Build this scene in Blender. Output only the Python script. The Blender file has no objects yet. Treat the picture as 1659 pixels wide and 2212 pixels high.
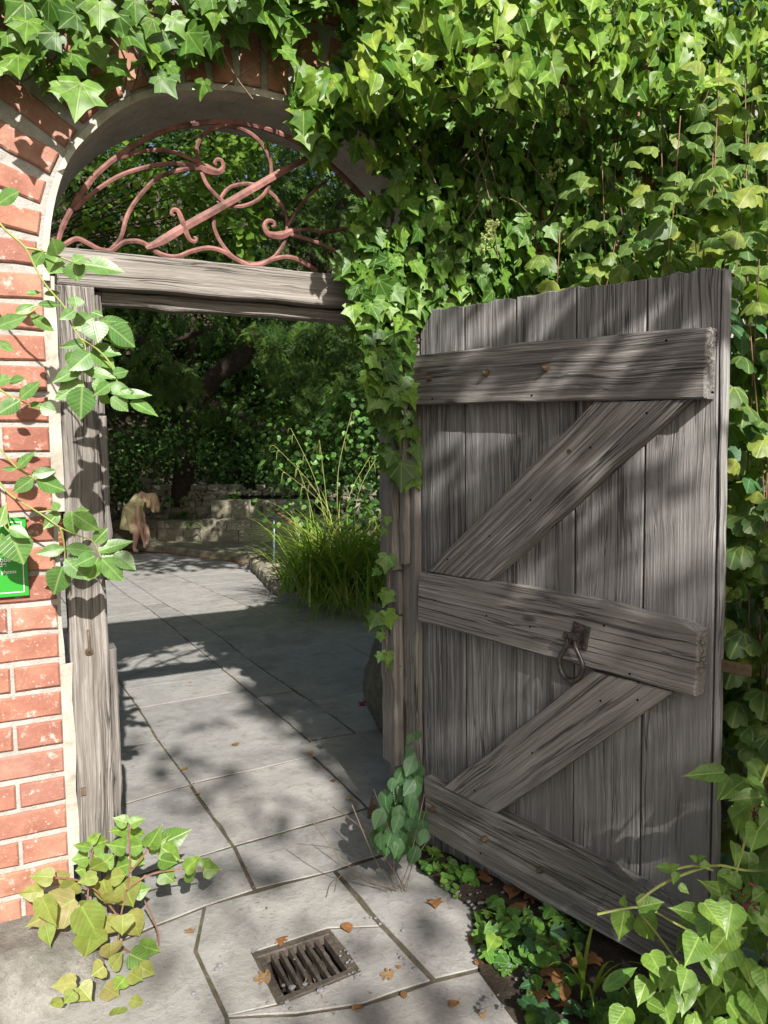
import bpy, math, random
import numpy as np
from mathutils import Vector, Matrix, noise
from math import sin, cos, radians, pi, sqrt, atan2

random.seed(7); rng = np.random.default_rng(7)
S = bpy.context.scene
COL = S.collection

# ------------------------------------------------------------------ camera
FOC = 1660.; PCX = 829.5; PCY = 1106.          # pinhole model in a 1659 x 2212 picture
YAW = radians(26); PITCH = radians(4.3); ROLL = radians(0.7)
CAM = np.array([-0.273, -2.593, 1.56])
_f0 = np.array([sin(YAW), cos(YAW), 0]); _r0 = np.array([cos(YAW), -sin(YAW), 0]); _u = np.array([0, 0, 1.])
FW = _f0*cos(PITCH) - _u*sin(PITCH); _u0 = _u*cos(PITCH) + _f0*sin(PITCH)
RT = _r0*cos(ROLL) - _u0*sin(ROLL); UP = _u0*cos(ROLL) + _r0*sin(ROLL)
cd = bpy.data.cameras.new('camera'); cam = bpy.data.objects.new('camera', cd); COL.objects.link(cam)
cd.sensor_fit = 'VERTICAL'; cd.sensor_height = 36; cd.lens = 36*FOC/2212; cd.clip_start = 0.05; cd.clip_end = 300
M = Matrix.Identity(4)
for i in range(3):
    M[i][0] = RT[i]; M[i][1] = UP[i]; M[i][2] = -FW[i]; M[i][3] = CAM[i]
cam.matrix_world = M; S.camera = cam

# ------------------------------------------------------------------ light
SUN = np.array([0.13, 1.0, -0.72]); SUN = SUN/np.linalg.norm(SUN)      # the way the light travels
W = bpy.data.worlds.new('World'); S.world = W; W.use_nodes = True
wn = W.node_tree.nodes; wl = W.node_tree.links
sky = wn.new('ShaderNodeTexSky'); sky.sky_type = 'NISHITA'; sky.sun_disc = False; sky.dust_density = 3.0; sky.ozone_density = .6
sky.sun_elevation = math.asin(-SUN[2]); sky.sun_rotation = atan2(-SUN[0], -SUN[1])
wl.new(sky.outputs[0], wn['Background'].inputs[0]); wn['Background'].inputs[1].default_value = 0.062
sd = bpy.data.lights.new('sun', 'SUN'); sun = bpy.data.objects.new('sun', sd); COL.objects.link(sun)
sd.energy = 5.0; sd.angle = radians(0.53); sd.color = (1.0, 0.955, 0.89)
sun.rotation_euler = Vector(SUN).to_track_quat('-Z', 'Y').to_euler(); sun.location = (-2, -12, 14)
S.view_settings.view_transform = 'Standard'; S.view_settings.look = 'None'
S.view_settings.exposure = 0.95; S.view_settings.gamma = 1
S.render.engine = 'CYCLES'
S.cycles.max_bounces = 8; S.cycles.transparent_max_bounces = 4; S.cycles.use_denoising = True; S.cycles.denoising_prefilter = 'NONE'

# ------------------------------------------------------------------ picture to place
def ray(x, y): return FW + RT*(x-PCX)/FOC - UP*(y-PCY)/FOC
def proj(p):
    v = np.asarray(p, float) - CAM; z = v @ FW
    return PCX + FOC*(v @ RT)/z, PCY - FOC*(v @ UP)/z, z
def onplane(x, y, p, n):
    d = ray(x, y); n = np.asarray(n, float); return CAM + d*(((np.asarray(p, float)-CAM) @ n)/(d @ n))
def G(x, y, z=0.): return onplane(x, y, (0, 0, z), (0, 0, 1))
def WY(x, y, Y=0.): return onplane(x, y, (0, Y, 0), (0, 1, 0))
def AT(x, y, depth):
    d = ray(x, y); return CAM + d*depth
HNG = np.array([1.148, -.02, 0]); DD = np.array([.28, -.96, 0]); DD = DD/np.linalg.norm(DD)
DN = np.array([DD[1], -DD[0], 0])               # face of the open door that looks at the path
def DP(x, y, off=0.):
    q = onplane(x, y, HNG+DN*off, DN) - HNG; return np.array([q @ DD, q[2]])
def inframe(p, m=20):
    x, y, z = proj(p); return z > .1 and -m < x < 1659+m and -m < y < 2212+m

# ------------------------------------------------------------------ mesh and object helpers
PW = {}
def link(o, parent=None, M=None):
    M = Matrix.Identity(4) if M is None else M
    COL.objects.link(o)
    if parent is not None:
        o.parent = parent; o.matrix_local = PW[parent].inverted() @ M
    else: o.matrix_world = M
    PW[o] = M
    return o
def thing(name, label, cat, loc=(0, 0, 0), group=None, kind=None):
    o = bpy.data.objects.new(name, None); o.empty_display_size = .1
    link(o, None, Matrix.Translation(Vector([float(c) for c in loc]))); tag(o, label, cat, group, kind); return o
def tag(o, label=None, cat=None, group=None, kind=None):
    if label: o['label'] = label
    if cat: o['category'] = cat
    if group: o['group'] = group
    if kind: o['kind'] = kind
    return o
def meshobj(name, me, mat=None, parent=None, M=None):
    o = bpy.data.objects.new(name, me)
    if mat is not None and not me.materials: me.materials.append(mat)
    return link(o, parent, M)

class MB:
    def __init__(s): s.v = []; s.f = []; s.smooth = False
    def add(s, vs, fs):
        k = len(s.v); s.v += [tuple(map(float, p)) for p in vs]; s.f += [tuple(i+k for i in f) for f in fs]; return s
    def box(s, a, b):
        (x0, y0, z0), (x1, y1, z1) = a, b
        return s.add([(x0,y0,z0),(x1,y0,z0),(x1,y1,z0),(x0,y1,z0),(x0,y0,z1),(x1,y0,z1),(x1,y1,z1),(x0,y1,z1)],
                     [(3,2,1,0),(4,5,6,7),(0,1,5,4),(1,2,6,5),(2,3,7,6),(3,0,4,7)])
    def tube(s, path, rad, n=6, flat=1., cap=True):
        P = [Vector([float(c) for c in p]) for p in path]; m = len(P)
        rad = [rad]*m if np.isscalar(rad) else list(rad)
        rings = []; up = None
        for i, p in enumerate(P):
            t = (P[min(i+1, m-1)] - P[max(i-1, 0)]); t = t.normalized() if t.length > 1e-9 else Vector((0, 0, 1))
            if up is None: up = Vector((0, 1, 0)) if abs(t.y) < .9 else Vector((1, 0, 0))
            a = up - t*up.dot(t); a.normalize(); up = a; b = t.cross(a)
            rings.append([p + a*(rad[i]*flat*cos(2*pi*k/n)) + b*(rad[i]*sin(2*pi*k/n)) for k in range(n)])
        vs = [q for r in rings for q in r]
        fs = [(i*n+k, i*n+(k+1) % n, (i+1)*n+(k+1) % n, (i+1)*n+k) for i in range(m-1) for k in range(n)]
        if cap: fs += [tuple(range(n-1, -1, -1)), tuple((m-1)*n+k for k in range(n))]
        return s.add(vs, fs)
    def mesh(s, name):
        me = bpy.data.meshes.new(name); me.from_pydata(s.v, [], s.f); me.update()
        if s.smooth: me.polygons.foreach_set('use_smooth', [True]*len(me.polygons))
        return me
    def build(s, name, mat, parent=None, M=None): return meshobj(name, s.mesh(name), mat, parent, M)

def spline(pts, n=6):
    P = [np.asarray(p, float) for p in pts]; out = []
    for i in range(len(P)-1):
        p0 = P[max(i-1, 0)]; p1 = P[i]; p2 = P[i+1]; p3 = P[min(i+2, len(P)-1)]
        for k in range(n):
            t = k/n
            out.append(.5*((2*p1)+(p2-p0)*t+(2*p0-5*p1+4*p2-p3)*t*t+(3*p1-p0-3*p2+p3)*t**3))
    out.append(P[-1]); return out

def rough(poly, step, amp, seed=0):
    """outline with its long edges broken into short uneven ones"""
    out = []; n = len(poly); r = np.random.default_rng(seed)
    for i in range(n):
        a = np.asarray(poly[i], float); b = np.asarray(poly[(i+1) % n], float); L = np.linalg.norm(b-a); k = max(1, int(L/step))
        nv = np.array([-(b-a)[1], (b-a)[0]])/max(L, 1e-9)
        for j in range(k):
            out.append(a+(b-a)*j/k + (nv*r.normal(0, amp) if j else 0))
    return out
def area2(p): return sum(p[i][0]*p[(i+1) % len(p)][1]-p[(i+1) % len(p)][0]*p[i][1] for i in range(len(p)))
def inset(poly, d):
    n = len(poly); out = []
    for i in range(n):
        a, b, c = (np.asarray(poly[(i+k) % n], float) for k in (-1, 0, 1))
        e1 = b-a; e2 = c-b; n1 = np.array([-e1[1], e1[0]])/max(np.linalg.norm(e1), 1e-9); n2 = np.array([-e2[1], e2[0]])/max(np.linalg.norm(e2), 1e-9)
        m = n1+n2; L = m @ m
        m = m*(2/max(L, .7))/1. if L > 1e-6 else n1
        out.append(b+m*d*.5*1.0 if L < 1e-6 else b+m*d)
    return out
def prism(poly, t, b=.003, mb=None, top=None):
    """flat piece of thickness t in its own xy plane with a small arris b"""
    if area2(poly) < 0: poly = poly[::-1]
    n = len(poly); mb = mb or MB()
    ins = inset(poly, b)
    tz = top or (lambda p: t)
    vs = [(p[0], p[1], 0) for p in poly] + [(p[0], p[1], tz(p)-b) for p in poly] + [(p[0], p[1], tz(p)) for p in ins]
    fs = [tuple(range(n-1, -1, -1)), tuple(range(2*n, 3*n))]
    for r in (0, 1):
        fs += [(r*n+i, r*n+(i+1) % n, (r+1)*n+(i+1) % n, (r+1)*n+i) for i in range(n)]
    return mb.add(vs, fs)
def frame(o, x, z):
    x = Vector([float(c) for c in x]).normalized(); z = Vector([float(c) for c in z]); z = (z-x*z.dot(x)).normalized(); y = z.cross(x)
    M = Matrix.Identity(4)
    for i in range(3): M[i][0] = x[i]; M[i][1] = y[i]; M[i][2] = z[i]; M[i][3] = float(o[i])
    return M
def plank(name, corners, n, t, mat, parent, grain=(0, 1), step=.07, amp=.0016, b=.004, seed=0, label=None):
    """corners: 3-D points of the front face; grain along corner pair; built with x along the grain"""
    C = [np.asarray(c, float) for c in corners]; n = np.asarray(n, float); o = sum(C)/len(C) - n*t
    M = frame(o, C[grain[1]]-C[grain[0]], n); I = M.inverted()
    p2 = [(I @ Vector([float(q) for q in c]))[:2] for c in C]
    if area2(p2) < 0: p2 = p2[::-1]
    ob = prism(rough(p2, step, amp, seed), t, b).build(name, mat, parent, M)
    if label: ob['label'] = label
    return ob

# ------------------------------------------------------------------ materials
class NT:
    def __init__(s, name):
        s.m = bpy.data.materials.new(name); s.m.use_nodes = True; s.t = s.m.node_tree; s.p = s.t.nodes['Principled BSDF']; s.out = s.t.nodes['Material Output']
    def n(s, typ, ins=None, **kw):
        x = s.t.nodes.new('ShaderNode'+typ)
        for k, v in kw.items(): setattr(x, k, v)
        for k, v in (ins or {}).items(): s.set(x, k, v)
        return x
    def set(s, x, k, v):
        i = x.inputs[k]
        if isinstance(v, bpy.types.NodeSocket): s.t.links.new(v, i)
        elif isinstance(v, bpy.types.Node): s.t.links.new(v.outputs[0], i)
        else: i.default_value = v
    def math(s, op, a, b=0., c=None, clamp=False):
        ins = {0: a, 1: b}
        if c is not None: ins[2] = c
        return s.n('Math', ins, operation=op, use_clamp=clamp).outputs[0]
    def ramp(s, fac, stops, interp='LINEAR'):
        r = s.n('ValToRGB', {0: fac}); e = r.color_ramp.elements; r.color_ramp.interpolation = interp
        while len(e) < len(stops): e.new(.5)
        for el, (p, c) in zip(e, stops): el.position = p; el.color = (*c, 1) if len(c) == 3 else c
        return r.outputs[0]
    def mix(s, f, a, b, blend='MIX'):
        x = s.n('Mix', data_type='RGBA', blend_type=blend); s.set(x, 0, f); s.set(x, 6, a if not isinstance(a, tuple) else (*a, 1)); s.set(x, 7, b if not isinstance(b, tuple) else (*b, 1))
        return x.outputs[2]
    def noise(s, vec, scale, detail=4, rough=.55, dist=0.):
        x = s.n('TexNoise', {'Scale': scale, 'Detail': detail, 'Roughness': rough, 'Distortion': dist}); s.t.links.new(vec, x.inputs['Vector']); return x.outputs[0]
    def coord(s, scale=(1, 1, 1), rnd=True):
        c = s.n('TexCoord').outputs['Object']
        if rnd:
            o = s.n('ObjectInfo').outputs['Random']; k = s.math('MULTIPLY', o, 37.)
            cm = s.n('CombineXYZ', {0: k, 1: k, 2: k}); c = s.n('VectorMath', {0: c, 1: cm}, operation='ADD').outputs[0]
        return s.n('Mapping', {0: c, 'Scale': scale}).outputs[0]
    def bump(s, h, strength=.5, dist=.003):
        b = s.n('Bump', {'Strength': strength, 'Distance': dist}); s.t.links.new(h, b.inputs['Height']); s.t.links.new(b.outputs[0], s.p.inputs['Normal']); return b
    def done(s, col, rough=.8, spec=.3, metal=0.):
        s.set(s.p, 'Base Color', col if not isinstance(col, tuple) else (*col, 1)); s.set(s.p, 'Roughness', rough); s.p.inputs['Specular IOR Level'].default_value = spec; s.p.inputs['Metallic'].default_value = metal; return s.m

def m_wood(name, dark, mid, light, tone=.5, red=0.):
    t = NT(name)
    c0 = t.coord((1, 1, 1))
    w = t.noise(t.coord((2.2, 5, 5)), 1., 2)                                   # slow waver of the grain
    wv = t.n('CombineXYZ', {0: 0., 1: t.math('MULTIPLY', w, .032), 2: t.math('MULTIPLY', w, .02)})
    c = t.n('VectorMath', {0: c0, 1: wv}, operation='ADD').outputs[0]
    def sc(v): return t.n('Mapping', {0: c, 'Scale': v}).outputs[0]
    g1 = t.noise(sc((1.8, 88, 88)), 1., 5, .74)
    g2 = t.noise(sc((4, 190, 190)), 1., 3, .7)
    g3 = t.noise(sc((1.6, 14, 14)), 1., 3, .5)
    c1_ = t.noise(sc((.55, 20, 9)), 1., 3, .5); c2_ = t.noise(sc((.9, 38, 17)), 1., 3, .55)
    def split(n_, w_): return t.n('MapRange', {0: t.math('ABSOLUTE', t.math('SUBTRACT', n_, .5)), 1: w_, 2: w_*.25, 3: 0., 4: 1.}).outputs[0]
    gate = t.ramp(t.noise(sc((1.2, 7, 7)), 1., 2), [(.42, (0, 0, 0)), (.6, (1, 1, 1))])
    crk = t.math('MULTIPLY', t.math('MAXIMUM', split(c1_, .012), t.math('MULTIPLY', split(c2_, .016), .8)), gate)
    g = t.math('ADD', t.math('MULTIPLY', g1, .72), t.math('MULTIPLY', g2, .28))
    col = t.ramp(g, [(.38, dark), (.49, mid), (.60, light)])
    blot = t.noise(t.coord((1.3, 5, 5)), 1., 5, .65)
    col = t.mix(t.ramp(blot, [(.42, (0, 0, 0)), (.66, (.8, .8, .8))]), col, tuple(x*.5 for x in mid))
    col = t.mix(t.math('MULTIPLY', g3, .3), col, (mid[0]*1.06, mid[1]*1.0, mid[2]*.92))
    rnd = t.n('ObjectInfo').outputs['Random']
    col = t.mix(t.math('MULTIPLY', rnd, .4), col, tuple(x*.55 for x in mid))
    r2 = t.math('FRACT', t.math('MULTIPLY', rnd, 7.3)); col = t.mix(t.math('MULTIPLY', r2, .35), col, (light[0]*.8, light[1]*.78, light[2]*.74))
    kn = t.n('TexVoronoi', {'Scale': 1.}); t.t.links.new(t.n('Mapping', {0: c, 'Scale': (2.6, 7, 7)}).outputs[0], kn.inputs['Vector'])
    knot = t.n('MapRange', {0: kn.outputs['Distance'], 1: .10, 2: .04, 3: 0., 4: .75}).outputs[0]
    col = t.mix(knot, col, tuple(x*.8 for x in dark))
    col = t.mix(t.math('MULTIPLY', crk, .7), col, tuple(x*.3 for x in dark))
    h = t.math('SUBTRACT', t.math('MULTIPLY', g, 1.1), crk)
    t.bump(h, .9, .007)
    return t.done(col, .85, .2)
def m_brick():
    t = NT('brick'); c = t.coord(); r = t.n('ObjectInfo').outputs['Random']
    base = t.ramp(r, [(0, (.34, .155, .11)), (.2, (.40, .205, .145)), (.38, (.25, .105, .08)), (.55, (.37, .17, .12)), (.72, (.43, .235, .155)), (.86, (.35, .20, .155)), (1, (.29, .13, .10))])
    n1 = t.noise(c, 9, 5, .65); n2 = t.noise(c, 60, 4, .7); n3 = t.noise(c, 22, 5, .7)
    col = t.mix(t.ramp(n1, [(.35, (0, 0, 0)), (.7, (.85, .85, .85))]), base, (.21, .085, .062))
    col = t.mix(t.ramp(n2, [(.55, (0, 0, 0)), (.68, (.35, .35, .35))]), col, (.5, .25, .15))
    v = t.n('TexVoronoi', {'Scale': 55., 'Randomness': 1.}); t.t.links.new(c, v.inputs['Vector'])
    spot = t.math('LESS_THAN', v.outputs['Distance'], t.math('MULTIPLY', t.math('SUBTRACT', n1, .36), .8))
    col = t.mix(t.math('MULTIPLY', spot, .5), col, (.50, .37, .29))
    lich = t.ramp(n3, [(.59, (0, 0, 0)), (.70, (.75, .75, .75))])
    col = t.mix(lich, col, (.56, .52, .46))
    t.bump(t.math('ADD', n2, t.math('MULTIPLY', n3, .8)), .7, .004)
    return t.done(col, .9, .15)
def m_stone(name, c1, c2, c3, scale=1., stain=(.1, .09, .075), bump=.5, rnd_amt=.5, moss=None, dist=.003):
    t = NT(name); c = t.coord((scale, scale, scale)); r = t.n('ObjectInfo').outputs['Random']
    n1 = t.noise(c, 3.5, 6, .62); n2 = t.noise(c, 45, 5, .7); n3 = t.noise(c, 11, 5, .65, .6)
    col = t.ramp(n1, [(.28, c1), (.5, c2), (.72, c3)])
    col = t.mix(t.math('MULTIPLY', r, rnd_amt), col, tuple(x*.72 for x in c1))
    col = t.mix(t.ramp(n2, [(.4, (0, 0, 0)), (.75, (.45, .45, .45))]), col, tuple(x*.62 for x in c1))
    col = t.mix(t.ramp(n3, [(.55, (0, 0, 0)), (.72, (.55, .55, .55))]), col, stain)
    if moss: col = t.mix(t.ramp(t.noise(c, 5, 5, .7), [(.5, (0, 0, 0)), (.66, (.85, .85, .85))]), col, moss)
    t.bump(t.math('ADD', t.math('MULTIPLY', n2, .5), n3), bump, dist)
    return t.done(col, .85, .25)
def m_leaf(name, cols, vein, kind='pinnate', rough=.42, trans=.28, veins=.5, tcol=(.25, .42, .04), spec=.45, spots=None):
    t = NT(name)
    tint = t.n('Attribute', attribute_name='tint').outputs['Fac']; r = t.n('ObjectInfo').outputs['Random']
    f = t.math('FRACT', t.math('ADD', tint, r))
    k = len(cols)-1
    col = t.ramp(f, [(i/k, c) for i, c in enumerate(cols)])
    uv = t.n('UVMap').outputs[0]; sp = t.n('SeparateXYZ', {0: uv}); x = t.math('ABSOLUTE', sp.outputs[0]); y = sp.outputs[1]
    def line(d, w): return t.n('MapRange', {0: d, 1: w, 2: w*.35, 3: 0., 4: 1.}).outputs[0]
    m = line(x, .035)
    if kind == 'ivy':
        for (a, b) in ((.77, .60), (.30, .95)): m = t.math('MAXIMUM', m, line(t.math('ABSOLUTE', t.math('SUBTRACT', t.math('MULTIPLY', x, a), t.math('MULTIPLY', y, b))), .03))
    elif kind == 'pinnate':
        q = t.math('FRACT', t.math('MULTIPLY', t.math('SUBTRACT', y, t.math('MULTIPLY', x, .8)), 7.))
        m = t.math('MAXIMUM', m, t.math('MULTIPLY', line(t.math('ABSOLUTE', t.math('SUBTRACT', q, .5)), .12), .45))
    uo = t.n('CombineXYZ', {0: t.math('MULTIPLY', f, 31.), 1: t.math('MULTIPLY', f, 17.), 2: 0.}); uvn = t.n('VectorMath', {0: uv, 1: uo}, operation='ADD').outputs[0]
    n = t.noise(uvn, 3.2, 4, .65)
    col = t.mix(t.ramp(n, [(.38, (0, 0, 0)), (.72, (.75, .75, .75))]), col, tuple(v*.5 for v in cols[0]))
    if spots: col = t.mix(t.ramp(t.noise(uvn, 9, 3, .6), [(.60, (0, 0, 0)), (.68, (.8, .8, .8))]), col, spots)
    if veins: col = t.mix(t.math('MULTIPLY', m, veins), col, vein)
    t.done(col, rough, spec)
    if veins and kind != 'none': t.bump(t.math('MULTIPLY', m, -1.), .35, .002)
    tr = t.n('BsdfTranslucent', {0: (*tcol, 1)}); mx = t.n('MixShader', {0: trans, 1: t.p.outputs[0], 2: tr.outputs[0]})
    t.t.links.new(mx.outputs[0], t.out.inputs[0]); return t.m
def m_plain(name, col, rough=.6, spec=.4, metal=0., var=None, scale=30, bump=0., dist=.002):
    t = NT(name); c = t.coord()
    if var is not None:
        n = t.noise(c, scale, 5, .65); cc = t.ramp(n, [(.35, col), (.65, var)])
        if bump: t.bump(n, bump, dist)
    else: cc = col
    return t.done(cc, rough, spec, metal)

MAT = {}
MAT['door'] = m_wood('weathered_oak', (.045, .044, .044), (.172, .170, .170), (.46, .455, .45))
MAT['rail'] = m_wood('weathered_oak_rails', (.048, .045, .041), (.195, .188, .178), (.47, .455, .43))
MAT['frame'] = m_wood('weathered_frame_oak', (.055, .046, .04), (.185, .168, .154), (.40, .375, .35))
MAT['brick'] = m_brick()
MAT['mortar'] = m_stone('lime_mortar', (.29, .275, .245), (.39, .37, .34), (.48, .46, .425), 4., stain=(.22, .20, .17), bump=1., rnd_amt=0, dist=.006)
MAT['plaster'] = m_stone('lime_plaster', (.32, .29, .24), (.43, .40, .345), (.52, .49, .44), 2.5, stain=(.17, .145, .105), bump=.5, rnd_amt=0)
t = NT('flagstone'); c_ = t.coord((1, 1, 1)); r_ = t.n('ObjectInfo').outputs['Random']
n1 = t.noise(c_, 4.5, 6, .68); n2 = t.noise(c_, 70, 4, .7); n3 = t.noise(c_, 16, 6, .72, .4); n4 = t.noise(c_, 2.2, 5, .7, .5)
col = t.ramp(r_, [(0, (.25, .243, .234)), (.3, (.205, .203, .198)), (.55, (.275, .265, .25)), (.8, (.225, .219, .208)), (1, (.26, .256, .25))])
col = t.mix(t.ramp(n1, [(.36, (0, 0, 0)), (.66, (.7, .7, .7))]), col, (.34, .33, .31))
col = t.mix(t.ramp(n3, [(.52, (0, 0, 0)), (.68, (.6, .6, .6))]), col, (.145, .135, .122))
col = t.mix(t.ramp(n4, [(.52, (0, 0, 0)), (.66, (.55, .55, .55))]), col, (.155, .145, .13))
col = t.mix(t.ramp(n2, [(.58, (0, 0, 0)), (.72, (.5, .5, .5))]), col, (.115, .106, .095))
col = t.mix(t.ramp(t.noise(c_, 34, 4, .6), [(.66, (0, 0, 0)), (.72, (.5, .5, .5))]), col, (.42, .41, .385))
t.bump(t.math('ADD', t.math('ADD', t.math('MULTIPLY', n2, .3), n3), t.math('MULTIPLY', n1, 1.5)), .8, .006); MAT['flag'] = t.done(col, .8, .25)
MAT['joint'] = m_stone('joint_dirt', (.05, .04, .03), (.10, .082, .062), (.16, .135, .105), 6., bump=.9, rnd_amt=0, moss=(.05, .07, .02))
MAT['soil'] = m_stone('soil', (.035, .026, .018), (.06, .045, .032), (.09, .07, .05), 5., bump=1., rnd_amt=0, dist=.01)
MAT['plinth'] = m_stone('plinth_concrete', (.11, .105, .09), (.20, .19, .17), (.30, .285, .26), 3.5, stain=(.05, .046, .04), bump=1., rnd_amt=0, dist=.006)
MAT['gstone'] = m_stone('garden_stone', (.20, .18, .13), (.34, .315, .25), (.46, .43, .36), 3., stain=(.12, .12, .06), bump=.9, rnd_amt=.6, moss=(.10, .12, .035), dist=.01)
MAT['grit'] = m_stone('grit', (.12, .12, .125), (.2, .2, .21), (.32, .32, .33), 8., rnd_amt=.4)
MAT['boulder'] = m_stone('boulder_stone', (.06, .062, .05), (.11, .11, .09), (.17, .17, .14), 3., bump=.9, rnd_amt=0, moss=(.06, .075, .03), dist=.008)
MAT['red_iron'] = m_plain('red_oxide_iron', (.075, .036, .03), .65, .3, 0., (.29, .135, .115), 14, .6, .004)
MAT['iron'] = m_plain('worn_iron', (.035, .032, .031), .4, .5, .6, (.10, .09, .083), 60, .4)
MAT['castiron'] = m_plain('cast_iron', (.055, .044, .036), .75, .3, .1, (.11, .092, .076), 60, .7)
MAT['rust'] = m_plain('rusty_steel', (.10, .065, .04), .7, .3, .3, (.17, .12, .08), 50, .4)
MAT['galv'] = m_plain('blue_grey_steel', (.13, .18, .23), .4, .5, .4, (.2, .26, .31), 40, .2)
MAT['black'] = m_plain('painted_hole_shade', (.006, .005, .004), .9, .1)  # black colour stands in for the shade inside the nail holes
MAT['sign'] = m_plain('sign_green', (.028, .27, .028), .28, .5)
MAT['white'] = m_plain('sign_white', (.8, .82, .8), .4, .4)
MAT['ivy'] = m_leaf('ivy_leaf', [(.030, .085, .014), (.055, .14, .02), (.10, .215, .028), (.16, .29, .035), (.045, .12, .02)], (.30, .40, .12), 'ivy', .42, .2, .32, spec=.3)
MAT['ivybright'] = m_leaf('ivy_flowering_leaf_sunlit', [(.05, .135, .018), (.12, .245, .03), (.24, .37, .045), (.085, .19, .025), (.32, .40, .06), (.155, .285, .035)], (.42, .5, .15), 'none', .42, .28, spec=.32)  # flowering top growth; the sun on it is also put into the greens
MAT['rose'] = m_leaf('rose_leaf', [(.075, .18, .045), (.11, .24, .055), (.15, .29, .065), (.10, .22, .05)], (.32, .45, .16), 'pinnate', .36, .25)
MAT['ley'] = m_leaf('shrub_leaf_green', [(.085, .18, .03), (.14, .255, .042), (.20, .32, .05), (.12, .225, .038)], (.4, .52, .12), 'pinnate', .40, .30)
MAT['leyyel'] = m_leaf('shrub_leaf_yellowing', [(.24, .26, .06), (.19, .27, .05), (.32, .27, .09), (.15, .25, .04), (.28, .24, .10)], (.30, .42, .08), 'pinnate', .48, .28, tcol=(.45, .42, .08), spots=(.25, .14, .05))
MAT['currant'] = m_leaf('currant_leaf', [(.06, .12, .03), (.10, .175, .042), (.155, .235, .048), (.27, .31, .05), (.07, .14, .048), (.12, .20, .045)], (.34, .4, .14), 'ivy', .48, .30)
MAT['weed'] = m_leaf('weed_leaf', [(.055, .15, .03), (.09, .22, .035), (.13, .29, .045)], (.25, .4, .12), 'ivy', .42, .25)
MAT['creeper'] = m_leaf('creeper_leaf', [(.028, .09, .035), (.045, .125, .045), (.06, .155, .05)], (.16, .28, .12), 'pinnate', .42, .2)
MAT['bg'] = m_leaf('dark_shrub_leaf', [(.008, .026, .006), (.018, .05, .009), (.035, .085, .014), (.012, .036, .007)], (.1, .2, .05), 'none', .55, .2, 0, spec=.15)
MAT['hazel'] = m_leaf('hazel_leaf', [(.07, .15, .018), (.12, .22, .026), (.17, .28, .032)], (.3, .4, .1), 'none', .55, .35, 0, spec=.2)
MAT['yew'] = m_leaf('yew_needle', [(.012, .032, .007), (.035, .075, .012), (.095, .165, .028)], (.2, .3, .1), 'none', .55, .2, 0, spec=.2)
MAT['sedge'] = m_leaf('sedge_blade', [(.13, .26, .026), (.23, .38, .04), (.36, .49, .06), (.42, .42, .13), (.17, .31, .032)], (.3, .4, .1), 'none', .40, .35, 0)
MAT['fern'] = m_leaf('fern_frond', [(.04, .13, .014), (.07, .19, .018)], (.2, .3, .06), 'pinnate', .35, .25)
MAT['dry'] = m_leaf('dry_leaf', [(.26, .11, .04), (.36, .17, .06), (.20, .11, .055), (.42, .24, .08), (.28, .19, .10)], (.3, .2, .1), 'ivy', .6, .15, .4, (.35, .2, .05))
MAT['yellowleaf'] = m_leaf('yellow_leaf', [(.5, .30, .03), (.55, .36, .05)], (.5, .4, .1), 'ivy', .5, .25, .3, (.5, .35, .03))
MAT['bud'] = m_plain('ivy_bud', (.30, .36, .12), .6, .3)
MAT['flower'] = m_plain('purple_flower', (.12, .012, .035), .5, .3, 0, (.2, .02, .05), 40)
MAT['stem'] = m_plain('green_stem', (.22, .27, .07), .5, .4, 0, (.30, .30, .10), 40)
MAT['redstem'] = m_plain('red_stem', (.17, .075, .05), .55, .35, 0, (.24, .13, .08), 40)
MAT['twig'] = m_plain('ivy_twig', (.12, .085, .055), .8, .2, 0, (.20, .16, .11), 40, .5)
MAT['bark'] = m_stone('yew_bark', (.025, .018, .014), (.05, .035, .026), (.10, .07, .05), 4., bump=1., dist=.02)
MAT['skin'] = m_plain('skin', (.58, .36, .27), .5, .35)
MAT['dress'] = m_plain('dress_cloth', (.50, .45, .22), .8, .2, 0, (.62, .56, .32), 35, .3, .004)
MAT['hair'] = m_plain('blond_hair', (.42, .29, .16), .5, .4, 0, (.60, .45, .27), 60, .6, .004)
MAT['ochre'] = m_plain('iron_stained_stone', (.22, .085, .02), .5, .4, 0, (.34, .15, .035), 12, .4)
MAT['water'] = m_plain('water_film', (.05, .045, .03), .08, .5)

# ================================================================== the ground and the path
GRC = [(550, 2058), (706, 2008), (771, 2097), (605, 2166)]             # corners of the drain grate
GR = [G(*p)[:2] for p in GRC]
gx0, gx1 = min(p[0] for p in GR)+.02, max(p[0] for p in GR)-.02; gy0, gy1 = min(p[1] for p in GR)+.02, max(p[1] for p in GR)-.02
def sheet_with_hole(z, x0, x1, y0, y1):
    mb = MB()
    for a, b, c, d in ((x0, gx0, y0, y1), (gx1, x1, y0, y1), (gx0, gx1, y0, gy0), (gx0, gx1, gy1, y1)):
        mb.add([(a, c, z), (b, c, z), (b, d, z), (a, d, z)], [(0, 1, 2, 3)])
    return mb
tag(sheet_with_hole(-.045, -80, 80, -80, 80).build('ground', MAT['soil']), kind='structure')
path = sheet_with_hole(-.0038, -1.2, 3.4, -3.2, 13).build('path', MAT['joint']); tag(path, kind='structure')
tmp = MB(); tmp.box((gx0-.02, gy0-.02, -.4), (gx1+.02, gy1+.02, -.38))
for a, b in (((gx0-.03, gy0-.03, -.4), (gx0-.004, gy1+.03, -.047)), ((gx1+.004, gy0-.03, -.4), (gx1+.03, gy1+.03, -.047)),
             ((gx0-.004, gy0-.03, -.4), (gx1+.004, gy0-.004, -.047)), ((gx0-.004, gy1+.004, -.4), (gx1+.004, gy1+.03, -.047))): tmp.box(a, b)
tmp.build('drain_pit', MAT['soil'], path)

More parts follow.
